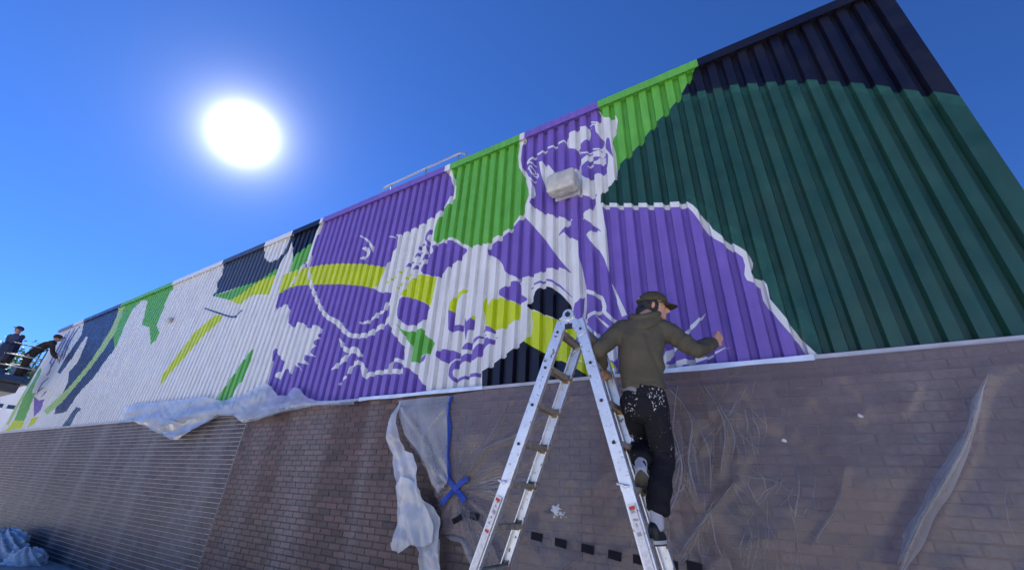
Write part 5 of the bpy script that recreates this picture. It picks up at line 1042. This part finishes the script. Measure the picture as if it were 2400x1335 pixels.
def remesh(mb, name, m, parent, vox, smooth=4, wrinkle=0.0, wfun=None):
    me = mesh(name + '_raw', mb.v, mb.f, m)
    o = bpy.data.objects.new('raw', me); col.objects.link(o)
    r = o.modifiers.new('r', 'REMESH'); r.mode = 'VOXEL'; r.voxel_size = vox; r.adaptivity = 0
    s = o.modifiers.new('s', 'SMOOTH'); s.factor = 0.5; s.iterations = smooth
    dg = bpy.context.evaluated_depsgraph_get(); dg.update()
    me2 = bpy.data.meshes.new_from_object(o.evaluated_get(dg))
    bpy.data.objects.remove(o); bpy.data.meshes.remove(me)
    me2.name = name
    if not me2.materials: me2.materials.append(m)
    n = len(me2.vertices); co = np.empty(n*3); me2.vertices.foreach_get('co', co); co = co.reshape(-1, 3)
    if wfun is not None:
        no = np.empty(n*3); me2.vertices.foreach_get('normal', no); no = no.reshape(-1, 3)
        co = co + no * wfun(co)[:, None]; me2.vertices.foreach_set('co', co.ravel())
    me2.polygons.foreach_set('use_smooth', np.ones(len(me2.polygons), dtype=bool)); me2.update()
    return link(name, me2, parent)
def frame(f, up):
    f = Vector(f).normalized(); up = Vector(up); r = f.cross(up).normalized(); u = r.cross(f)
    return Matrix(((f.x, r.x, u.x), (f.y, r.y, u.y), (f.z, r.z, u.z)))   # columns: forward, right, up
def head_parts(mb, c, M, s=1.0):
    ellipsoid(mb, Vector(c), (0.098*s, 0.076*s, 0.112*s), M, 24, 16)
    ellipsoid(mb, Vector(c) + M @ Vector((0.030, 0, -0.058))*s, (0.062*s, 0.055*s, 0.062*s), M)       # jaw
    ellipsoid(mb, Vector(c) + M @ Vector((0.082, 0, -0.092))*s, (0.020*s, 0.022*s, 0.018*s), M, 12, 8)   # chin
    nose = [Vector(c) + M @ Vector(q)*s for q in ((0.090,0,0.012),(0.104,0,-0.014),(0.116,0,-0.032),(0.096,0,-0.042))]
    loft(mb, [(*q, r_*s, r_*s) for q, r_ in zip(nose, (.008,.011,.014,.010))], M @ Vector((0,1,0)), 10, 3)
    for sgn in (-1, 1):
        ellipsoid(mb, Vector(c) + M @ Vector((-0.006, sgn*0.078, -0.012))*s, (0.019*s, 0.010*s, 0.033*s), M, 12, 8)   # ears
        ellipsoid(mb, Vector(c) + M @ Vector((0.080, sgn*0.026, -0.006))*s, (0.012*s, 0.020*s, 0.012*s), M, 10, 8)   # cheek
    for zz, rr in ((-0.060, .010), (-0.072, .010)):
        ellipsoid(mb, Vector(c) + M @ Vector((0.092, 0, zz))*s, (0.011*s, 0.023*s, 0.007*s), M, 12, 6)    # lips
def hand_parts(mb, wrist, d, palm_n, curl, s=1.0, thumb=1):
    """wrist, direction of the hand, normal out of the back of the hand; fingers curl towards -palm_n"""
    d = Vector(d).normalized(); nrm_ = Vector(palm_n); nrm_ = (nrm_ - d * nrm_.dot(d)).normalized(); a = d.cross(nrm_)
    w = Vector(wrist)
    loft(mb, [(*(w + d*q*s), r1*s, r2*s) for q, r1, r2 in ((-.03,.028,.022),(0.0,.029,.021),(.03,.036,.018),(.065,.041,.016),(.088,.040,.014))], a, 14, 3)
    for i, (o_, L) in enumerate(((-.030,.064),(-.010,.074),(.010,.070),(.029,.055))):
        p = w + (d*.085 + a*o_)*s; dirv = d.copy(); pts = [w + (d*.06 + a*o_)*s, p]
        for j, fr in enumerate((.45, .30, .25)):
            ang = curl * (0.8 if j == 0 else 1.1)
            dirv = (dirv*math.cos(ang) - (nrm_ if j == 0 else n2)*math.sin(ang)).normalized()
            n2 = dirv.cross(a).normalized()
            if n2.dot(nrm_) < 0 and j == 0: n2 = -n2
            p = p + dirv * L * fr * s; pts.append(p)
            n2 = a.cross(dirv).normalized() * (1 if a.cross(dirv).dot(nrm_ + d) > 0 or j else 1)
            n2 = -(dirv.cross(a)).normalized() * -1 if (dirv.cross(a)).dot(nrm_) > -2 else n2
        loft(mb, [(*q, r_*s, r_*s) for q, r_ in zip(pts, (.0095,.0092,.0085,.0078,.0068))], a, 8, 3)
    tb = [w + (d*.015 + a*.026*-thumb)*s, w + (d*.042 + a*.050*-thumb - nrm_*.012)*s, w + (d*.072 + a*.054*-thumb - nrm_*.028)*s, w + (d*.092 + a*.040*-thumb - nrm_*.040)*s]
    loft(mb, [(*q, r_*s, r_*s) for q, r_ in zip(tb, (.014,.012,.010,.008))], a, 8, 3)

def V3(k): return Vector(JOINTS[k])
J = {k: Vector(q) for k, q in JOINTS.items()}
J['elL'] = Vector((-0.935, -1.03, 2.565)); J['wrL'] = Vector((-0.965, -0.885, 2.475)); J['haL'] = Vector((-0.975, -0.80, 2.445))
J['elR'] = Vector((-0.308, -0.83, 2.545)); J['wrR'] = Vector((-0.205, -0.62, 2.652)); J['haR'] = Vector((-0.165, -0.53, 2.695))
J['knR'] = Vector((-0.625, -0.74, 1.885)); J['anR'] = Vector((-0.668, -0.905, 1.50))
J['knL'] = Vector((-0.790, -0.60, 2.00)); J['anL'] = Vector((-0.745, -0.865, 1.80))
man = empty('person', (-0.68, -0.9, 1.40), 'person in olive hoodie, cap and paint-spattered black trousers climbing the ladder with one arm out', 'person')
FACE = Vector((0.93, 0.30, -0.14)); HM = frame(FACE, (0.06, -0.06, 1))
HC = J['head'] + Vector((0.0, 0, -0.012))
sh = (J['shR'] - J['shL']).normalized()
# skin: one continuous body
b = MB()
head_parts(b, HC, HM, 0.97)
loft(b, [(*(HC + HM @ Vector((-.02,0,-.06))), .052,.056), (*(J['neck'] + Vector((0.02,0,0.03))), .054,.056), (*(J['neck'] - Vector((0,0,.04))), .075,.065)], sh)
loft(b, [(*J['neck'], .08,.06), (*(J['neck'] + Vector((0,0,-.07))), .145,.085), (*J['chest'], .14,.095), (*((J['chest']+J['pel'])/2), .115,.085), (*J['pel'], .125,.09), (*(J['pel'] - Vector((0,0,.08))), .12,.09)], sh)
for s_ in 'LR':
    loft(b, [(*J['sh'+s_], .045,.045), (*((J['sh'+s_]+J['el'+s_])/2), .040,.040), (*J['el'+s_], .034,.034), (*((J['el'+s_]+J['wr'+s_])/2), .033,.033), (*J['wr'+s_], .025,.024)], (0,1,0))
    loft(b, [(*J['hip'+s_], .08,.08), (*((J['hip'+s_]*.5+J['kn'+s_]*.5)), .070,.070), (*J['kn'+s_], .052,.052), (*((J['kn'+s_]*.6+J['an'+s_]*.4)), .052,.052), (*J['an'+s_], .036,.036)], (1,0,0))
hand_parts(b, J['wrR'] + Vector((.005,.01,.005)), (0.40, 0.45, 0.62), (0.75, -0.55, 0.1), 1.35, 0.95, -1)
hand_parts(b, J['wrL'], (-0.12, 0.72, -0.35), (-0.5, -0.1, 0.8), 0.85, 0.95, 1)
remesh(b, 'body', M_skin, man, 0.0055, 2)
# hoodie
def hood_wr(co):
    x, y, z = co.T
    w = 0.015 * (ridged(x*6 + z*6, z*3 - x*4 + y*2, 3, 4) - .5)
    arm = np.clip((np.abs(x + .655) - .17) / .05, 0, 1)
    w += 0.016 * arm * (ridged(x*12 - z*10, y*9, 2, 3) - .5)
    band = np.exp(-((z - 2.325) / .006) ** 2) * (1 - arm); w -= 0.004 * band
    # long drag fold from the right arm to the left hip
    d = segdist(x, z, [(-0.60, 2.66), (-0.575, 2.52), (-0.545, 2.42), (-0.535, 2.36)]); w -= 0.010 * np.exp(-(d/.014)**2)
    d = segdist(x, z, [(-0.56, 2.52), (-0.53, 2.44)]); w += 0.006 * np.exp(-(d/.02)**2)
    return w
b = MB()
P0 = J['pel']; N0 = J['neck']
loft(b, [(P0.x+.003, P0.y, 2.300, .146,.112), (P0.x+.003, P0.y, 2.345, .150,.116), (P0.x+.006, P0.y, 2.44, .152,.115), (-0.668, -0.885, 2.56, .156,.113), (-0.654, -0.88, 2.66, .168,.108), (-0.645,-0.875,2.735,.172,.092), (-0.635,-0.87,2.785,.118,.075), (N0.x, N0.y, 2.815, .070,.066)], sh, 26, 6, 2.3)
for s_ in 'LR':
    so = J['sh'+s_]; e = J['el'+s_]; w = J['wr'+s_]; inn = so.lerp(J['chest'] + Vector((0,0,.12)), .30)
    loft(b, [(*inn, .075,.080), (*so, .072,.076), (*so.lerp(e, .45), .064,.066), (*so.lerp(e, .8), .060,.060), (*e, .060,.058), (*e.lerp(w, .3), .056,.056), (*e.lerp(w, .7), .050,.050), (*e.lerp(w, .93), .043,.043), (*w, .036,.036)], (0,1,0.2), 18, 5)
remesh(b, 'hoodie', M_hood, man, 0.0075, 4, wfun=hood_wr)
# hood lying round the neck
b = MB(); n_ = J['neck']
ring_ = []
for t in np.linspace(-2.3, 2.3, 11):
    c_ = math.cos(t/2.2)**2
    ring_.append((n_.x + 0.016 + math.sin(t) * 0.088, n_.y - 0.006 - math.cos(t) * 0.066, n_.z + 0.022 - 0.026 * math.cos(t) + .016*abs(math.sin(t)), .020 + .008*c_, .030 + .012*c_))
loft(b, ring_, (0,0,1), 16, 4)
loft(b, [(n_.x - .100, n_.y - .020, n_.z - .010, .030, .024), (n_.x - .055, n_.y - .072, n_.z - .040, .044, .026), (n_.x + .012, n_.y - .092, n_.z - .058, .054, .028), (n_.x + .075, n_.y - .066, n_.z - .036, .044, .026), (n_.x + .115, n_.y - .012, n_.z - .002, .028, .022)], (0,0.25,1), 18, 5)
remesh(b, 'hood', M_hood, man, 0.007, 5, wfun=lambda co: 0.008 * (ridged(co[:,0]*9, co[:,2]*12, 4, 3) - .5))
# tee hem below the hoodie
b = MB(); loft(b, [(P0.x+.004, P0.y, 2.262, .139,.106), (P0.x+.004, P0.y, 2.31, .141,.108)], sh, 26, 4, 2.3); remesh(b, 'tee_shirt', M_tee, man, 0.008, 3)
# trousers
def pant_wr(co):
    x, y, z = co.T
    return 0.006 + 0.018 * (ridged(x*8, z*7 + x*4, 5, 4) - .5) + 0.008 * (ridged(z*16 + x*6, y*6, 2, 2) - .5)
b = MB()
loft(b, [(P0.x+.003, P0.y, 2.30, .132,.102), (P0.x+.003, P0.y, 2.22, .142,.112), (P0.x+.003, P0.y+.005, 2.13, .138,.112)], sh, 24, 4, 2.3)
loft(b, [(*J['hipR'], .082,.095), (-0.620,-0.83,2.06,.080,.086), (*(J['knR'] + Vector((0,-.02,0))), .070,.075), (-0.645,-0.85,1.70,.068,.074), (-0.665,-0.895,1.565,.066,.072)], (1,0,0), 20, 5)
loft(b, [(*J['hipL'], .080,.095), (-0.775,-0.74,2.10,.080,.086), (*(J['knL'] + Vector((0,-.01,0))), .072,.078), (-0.765,-0.735,1.90,.070,.074), (-0.745,-0.835,1.845,.062,.066)], (1,0,0), 20, 5)
remesh(b, 'trousers', M_pants, man, 0.0075, 3, wfun=pant_wr)
# socks and shoes
def shoe(ankle, heel, toe, up, label=None):
    d = (toe - heel); L = d.length; d.normalize(); up = Vector(up); up = (up - d*up.dot(d)).normalized(); a = d.cross(up)
    b = MB(); loft(b, [(*(ankle + up*.10 + d*0), .040,.040), (*(ankle + up*.03), .039,.040), (*(ankle - up*.02), .038,.042)], a, 14, 3); remesh(b, 'sock', M_sock, man, 0.006, 3, wfun=lambda co: .004*(ridged(co[:,2]*30, co[:,0]*5, 1, 2)-.5))
    b = MB()
    loft(b, [(*(heel + d*.012 + up*.055), .030,.048), (*(heel + d*.05 + up*.062), .037,.060), (*(heel + d*L*.45 + up*.050), .042,.045), (*(heel + d*L*.72 + up*.036), .047,.030), (*(heel + d*L*.93 + up*.028), .036,.020)], a, 18, 4, 2.4)
    upr = remesh(b, 'shoe', M_shoe, man, 0.005, 3)
    for nm, z0, z1, g, m in (('midsole', .006, .024, 1.05, M_mid), ('sole', -.004, .0058, 1.0, M_sole)):
        V = []; n = 40
        for zz in (z0, z1):
            for k in range(n):
                t = 2*math.pi*k/n; u = math.cos(t); wv = math.sin(t)
                q = (u + 1) / 2; wd = .033 + .016 * math.sin(min(q*1.25, 1)*math.pi*.62)
                V.append(heel + d*(q*(L+.012) - .006) + a*wv*wd*g + up*zz)
        F = [(k, (k+1) % n, n+(k+1) % n, n+k) for k in range(n)] + [tuple(range(n))[::-1], tuple(range(n, 2*n))]
        mm = MB(); mm.add(V, F); link(nm, mesh(nm, mm.v, mm.f, m), upr)
ZR = 1.378
shoe(Vector((-0.668,-0.915,1.49)), Vector((-0.682,-0.975,ZR+.006)), Vector((-0.70,-0.725,ZR+.004)), (0,0,1))
shoe(Vector((-0.740,-0.895,1.785)), Vector((-0.728,-0.945,1.772)), Vector((-0.757,-0.805,1.652)), (-0.1,.75,.75))
# hair, cap, glasses
b = MB()
ellipsoid(b, HC + HM @ Vector((-.022,0,-.005)), (.094,.083,.098), HM)
ellipsoid(b, HC + HM @ Vector((-.072,0,-.060)), (.056,.078,.075), HM)
ellipsoid(b, HC + HM @ Vector((-.055,0,-.105)), (.055,.074,.050), HM)
loft(b, [(*(HC + HM @ Vector((-.075,-.03,-.05))), .03,.05), (*(HC + HM @ Vector((-.105,-.02,-.095))), .02,.045)], HM @ Vector((1,0,0)), 12, 3)
remesh(b, 'hair', M_hair, man, 0.006, 2, wfun=lambda co: .010*(ridged(co[:,0]*14, co[:,2]*14, 2, 3)-.5))
# clear the face of hair by keeping hair behind the ears: the face mass sits proud of it
b = MB()
V = []; nu, nv = 28, 10
for j in range(nv+1):
    ph = (math.pi/2) * j / nv
    for i in range(nu):
        t = 2*math.pi*i/nu
        q = Vector((math.cos(ph)*math.cos(t)*.112, math.cos(ph)*math.sin(t)*.092, math.sin(ph)*.092 * (1 if j else 1)))
        q.z += 0.026 - 0.012*(math.cos(ph)*math.cos(t)) * -1 * .6
        V.append(HC + HM @ (q + Vector((-.006,0,0))))
F = [(j*nu+i, j*nu+(i+1) % nu, (j+1)*nu+(i+1) % nu, (j+1)*nu+i) for j in range(nv) for i in range(nu)]
b.add(V, F); b.f.append(tuple(range(nu-1, -1, -1)))
cap = b.build('cap', M_cap, man, smooth=True)
# brim: a curved slab
V = []; n = 17
for layer in (0, -.004):
    for r_ in (0, .5, 1):
        for k in range(n):
            t = math.radians(-62 + 124*k/(n-1))
            x = math.cos(t)*.104 + r_*.072*math.cos(t)**.6; y = math.sin(t)*.088
            V.append(HC + HM @ Vector((x, y, .034 - .018*r_ - .020*(y/.088)**2 + layer)))
F = []
for l in (0, 1):
    for r_ in range(2):
        for k in range(n-1):
            q = (l*3*n + r_*n + k, l*3*n + r_*n + k+1, l*3*n + (r_+1)*n + k+1, l*3*n + (r_+1)*n + k); F.append(q if l == 0 else q[::-1])
F += [(2*n+k, 2*n+k+1, 5*n+k+1, 5*n+k) for k in range(n-1)]
mm = MB(); mm.add(V, F); mm.build('brim', M_cap, cap, smooth=True)
mm = MB(); ellipsoid(mm, HC + HM @ Vector((-.006,0,.119)), (.009,.009,.006), HM, 10, 6); mm.build('cap_button', M_cap, cap, smooth=True)
mm = MB(); ellipsoid(mm, HC + HM @ Vector((-.104,.028,.040)), (.008,.011,.010), HM, 12, 8); mm.build('cap_badge', PM['white'], cap, smooth=True)
mm = MB(); mm.tube([HC + HM @ Vector((math.cos(t)*.113 - .006, math.sin(t)*.093, .030)) for t in np.linspace(2.2, 4.08, 12)], .006, 6); mm.build('cap_strap', M_cap, cap, smooth=True)
gl_ = MB()
for sgn in (-1, 1): ellipsoid(gl_, HC + HM @ Vector((.096, sgn*.031, .006)), (.011,.029,.021), HM, 16, 8)
sg = gl_.build('sunglasses', M_lens, man, smooth=True)
for sgn in (-1, 1):
    mm = MB(); mm.tube([HC + HM @ Vector(q) for q in ((.094, sgn*.058, .012), (.06, sgn*.076, .012), (.0, sgn*.083, .008), (-.02, sgn*.083, -.004))], .0032, 6); mm.build('temple_arm', M_black_pl, sg, smooth=True)
# stubble/jaw shadow comes from light; beard left out

# ------------------------------------------------------------------ boom lift at the far end
BX0, BX1, BY0, BY1, BZ = -21.9, -19.9, -1.30, -0.48, 4.02
LD = -2.87
lift = empty('boom_lift', (-20.9, -6.2, -0.12), 'dark blue boom lift holding two workers up beside the far end of the mural', 'boom lift')
b = MB(); b.box((BX0, BY0, BZ-.06), (BX1, BY1, BZ)); b.build('platform_floor', M_liftgrey, lift)
b = MB(); b.box((BX0+.1, BY0+.12, BZ-.34), (BX1-.1, BY1-.12, BZ-.062)); b.build('platform_base', M_liftgrey, lift, bevel=.03)
b = MB()
for (a, c) in (((BX0,BY0),(BX1,BY0)), ((BX1,BY0),(BX1,BY1)), ((BX1,BY1),(BX0,BY1)), ((BX0,BY1),(BX0,BY0))):
    b.bar((a[0],a[1],BZ+.075), (c[0],c[1],BZ+.075), .012, .15, (0,0,1))
b.build('toe_board', M_dblue, lift)
for zz in (.42, .76, 1.10):
    b = MB(); b.tube([(BX0,BY0,BZ+zz),(BX1,BY0,BZ+zz),(BX1,BY1,BZ+zz),(BX0,BY1,BZ+zz),(BX0,BY0,BZ+zz)], .019, 8); b.build('guard_rail', M_galv if zz < 1 else M_liftgrey, lift, smooth=True)
for x in np.linspace(BX0, BX1, 4):
    for y in (BY0, BY1):
        b = MB(); b.tube([(x,y,BZ),(x,y,BZ+1.10)], .017, 8); b.build('post', M_liftgrey, lift, smooth=True)
b = MB(); b.box((BX1-.55, BY0-.16, BZ+.62), (BX1-.10, BY0+.12, BZ+1.06)); b.build('control_box', M_navyc, lift, bevel=.03)
for k in range(3):
    b = MB(); x0 = BX1 - .2 - .35*k; b.tube([(x0, BY0-.02, BZ+1.0-.1*k), (x0-.1, BY0-.08, BZ+.5), (x0-.25, BY0-.06, BZ+.1), (x0-.6, BY0-.03, BZ-.22)], .016, 6); b.build('hose', M_black_pl, lift, smooth=True)
b = MB(); b.box((BX0+.9, BY1-.34, BZ+.01), (BX0+1.5, BY1-.06, BZ+.55)); b.build('tool_box', M_black_pl, lift, bevel=.02)
b = MB(); b.box((BX1-.95, BY0+.02, BZ+.02), (BX1-.45, BY0+.30, BZ+.36)); b.build('tool_box', M_dblue, lift, bevel=.02)
for x in (BX0+.35, BX0+.7):
    b = MB(); b.tube([(x, BY0+.3, BZ), (x, BY0+.3, BZ+.30)], .13, 14); b.build('paint_bucket', PM['white'], lift, smooth=False)
b = MB(); b.bar((-20.9, BY0-.05, BZ-.25), (-21.0, -2.25, BZ-.45), .3, .35, (0,0,1)); b.build('basket_mount', M_liftgrey, lift)
b = MB(); b.bar((-21.0, -2.2, BZ-.45), (-21.3, -6.9, 1.75), .22, .26, (0,0,1)); b.build('boom', M_blue, lift, bevel=.02)
b = MB(); b.bar((-21.1, -4.2, BZ-1.42), (-21.3, -7.2, 1.60), .30, .34, (0,0,1)); b.build('boom', M_blue, lift, bevel=.02)
b = MB(); b.box((-22.2, -8.2, 0.75), (-20.4, -6.0, 1.55)); b.build('turret', M_blue, lift, bevel=.08)
b = MB(); b.box((-22.4, -8.4, 0.32), (-20.2, -5.4, 0.74)); b.build('chassis', M_liftgrey, lift, bevel=.05)
for x in (-22.35, -20.25):
    for y in (-7.9, -5.9):
        b = MB(); b.tube([(x-.17,y,.33),(x+.17,y,.33)], .45, 24); w_ = b.build('wheel', M_black_pl, lift, bevel=.04)
        b = MB(); b.tube([(x-.18,y,.33),(x+.18,y,.33)], .22, 16); b.build('rim', M_galv, w_)

def lift_worker(base, face, lean, top_m, label, reach, hat):
    w = empty('person', base, label, 'person', None)
    B = Vector(base); f = Vector(face).normalized(); r = f.cross(Vector((0,0,1))).normalized(); up = Vector((0,0,1))
    hip = B + up*.90; ch = hip + up*.36 + f*lean*.5; nk = hip + up*.56 + f*lean; hd = nk + up*.17 + f*.05
    shs = {s: nk - up*.06 + r*s*.18 for s in (-1, 1)}
    M = frame(f, (0,0,1))
    b = MB(); head_parts(b, hd, M, 1.0)
    loft(b, [(*(hd - up*.06 - f*.02), .055,.055), (*(nk - up*.05), .07,.06)], r)
    loft(b, [(*nk, .09,.06), (*ch, .15,.10), (*hip, .14,.10)], r)
    arms = {}
    for s in (-1, 1):
        tgt = reach[s]; e = shs[s].lerp(Vector(tgt), .5) - up*.10; arms[s] = (shs[s], e, Vector(tgt))
        loft(b, [(*shs[s], .045,.045), (*e, .035,.035), (*tgt, .025,.025)], up)
        hand_parts(b, tgt, Vector(tgt) - e, up, .8, 1.0, s)
        ft = B + r*s*.11 + f*.02
        loft(b, [(*(hip + r*s*.09), .08,.08), (*(B + up*.48 + r*s*.10 + f*.03), .055,.055), (*(ft + up*.08), .038,.038)], r)
        loft(b, [(*(ft + up*.05 - f*.06), .04,.045), (*(ft + up*.04 + f*.08), .045,.035), (*(ft + up*.03 + f*.17), .035,.022)], r)
    remesh(b, 'body', M_skin, w, .010, 2)
    b = MB(); loft(b, [(*(hip - up*.03), .165,.125), (*ch, .175,.125), (*(nk - up*.06), .19,.10), (*(nk + up*.01), .08,.075)], r, 20, 5, 2.3)
    for s in (-1, 1):
        a, e, t = arms[s]; loft(b, [(*a.lerp(ch, .25), .08,.08), (*a, .075,.075), (*e, .062,.062), (*e.lerp(t, .92), .046,.046)], up)
    remesh(b, 'jacket', top_m, w, .014, 4, wfun=lambda co: .014*(ridged(co[:,0]*6 + co[:,1]*4, co[:,2]*6, 3, 3)-.5))
    b = MB(); loft(b, [(*(hip + up*.03), .15,.115), (*(hip - up*.08), .155,.12)], r, 20, 4)
    for s in (-1, 1):
        ft = B + r*s*.11 + f*.02
        loft(b, [(*(hip + r*s*.08 - up*.05), .09,.10), (*(B + up*.48 + r*s*.10 + f*.03), .078,.08), (*(ft + up*.10), .068,.07)], r)
        loft(b, [(*(ft + up*.055 - f*.07), .05,.055), (*(ft + up*.05 + f*.09), .052,.045), (*(ft + up*.035 + f*.19), .042,.03)], r)
    remesh(b, 'trousers', M_dark, w, .014, 3)
    b = MB(); ellipsoid(b, hd + up*.028 - f*.012, (.116, .098, .098), M, 20, 12); loft(b, [(*(hd + f*.06 + up*.045), .085,.012), (*(hd + f*.17 + up*.03), .06,.008)], r, 14, 3)
    remesh(b, 'cap', hat, w, .010, 2)
lift_worker((-20.45, -0.72, BZ), (0.25, 1, 0), 0.34, M_dark, 'person in dark brown clothes leaning from the lift basket towards the wall', {-1: (-20.55, -0.12, 5.15), 1: (-20.1, -0.14, 4.95)}, M_dark)
lift_worker((-20.6, -1.12, BZ), (0.5, -0.7, 0), 0.12, M_navyc, 'person in navy clothes and cap standing at the near rail of the lift basket', {-1: (-20.15, -1.26, 5.05), 1: (-20.45, -1.29, 5.05)}, M_navyc)

# ------------------------------------------------------------------ beyond the wall end
wb = empty('white_building', (-52, -6, 0), 'low flat white building seen past the far end of the painted wall', 'building')
b = MB(); b.box((-62, -22, -.2), (-45, 5.6, 6.55)); b.build('wall', M_bldg, wb)
b = MB(); b.box((-62.1, -22.1, 6.552), (-44.9, 5.7, 6.85)); b.build('parapet', M_bldg, wb)
for i in range(14):
    y = 5.0 - i * 0.62
    b = MB(); b.box((-45.02, y - .42, 5.25), (-44.97, y, 5.50)); f_ = b.build('window', M_glassd, wb)
    b = MB(); b.box((-45.03, y - .46, 5.19), (-44.94, y + .04, 5.247)); b.build('sill', M_bldg, f_)
def tree(x, y, h, r, label):
    t = empty('tree', (x, y, -.12), label, 'tree', 'trees beyond the white building')
    b = MB(); b.tube([(x,y,-.12),(x+.1,y,h*.25),(x-.1,y+.1,h*.55),(x,y,h*.8)], [.35,.28,.2,.08], 10)
    for k in range(9):
        a = k*2.4; z0 = h*(.4+.04*k); b.tube([(x,y,z0),(x+math.cos(a)*r*.4,y+math.sin(a)*r*.4,z0+.8),(x+math.cos(a)*r*.75,y+math.sin(a)*r*.75,z0+1.7)], [.12,.08,.03], 6)
    b.build('trunk', M_bark, t)
    b = MB(); n = 7000
    cl = [(rng.normal(0, .45, 3) * np.array((r, r, h*.26)) + np.array((x, y, h*.68)), rng.uniform(.25, .5) * r) for _ in range(38)]
    for k in range(n):
        c, rr = cl[k % len(cl)]; p = c + rng.normal(0, .55, 3) * rr
        s = rng.uniform(.10, .22); a = rng.normal(0, 1, 3); a /= np.linalg.norm(a); q = np.cross(a, rng.normal(0, 1, 3)); q /= np.linalg.norm(q)
        b.add([p - a*s, p + q*s*.5, p + a*s, p - q*s*.5], [(0,1,2,3)])
    b.build('crown', M_leaf, t)
tree(-68, 5.2, 13.2, 3.2, 'green leafy tree rising behind the white building beyond the lift')
tree(-72, -2.5, 9.6, 3.0, 'lower green tree behind the left part of the white building')
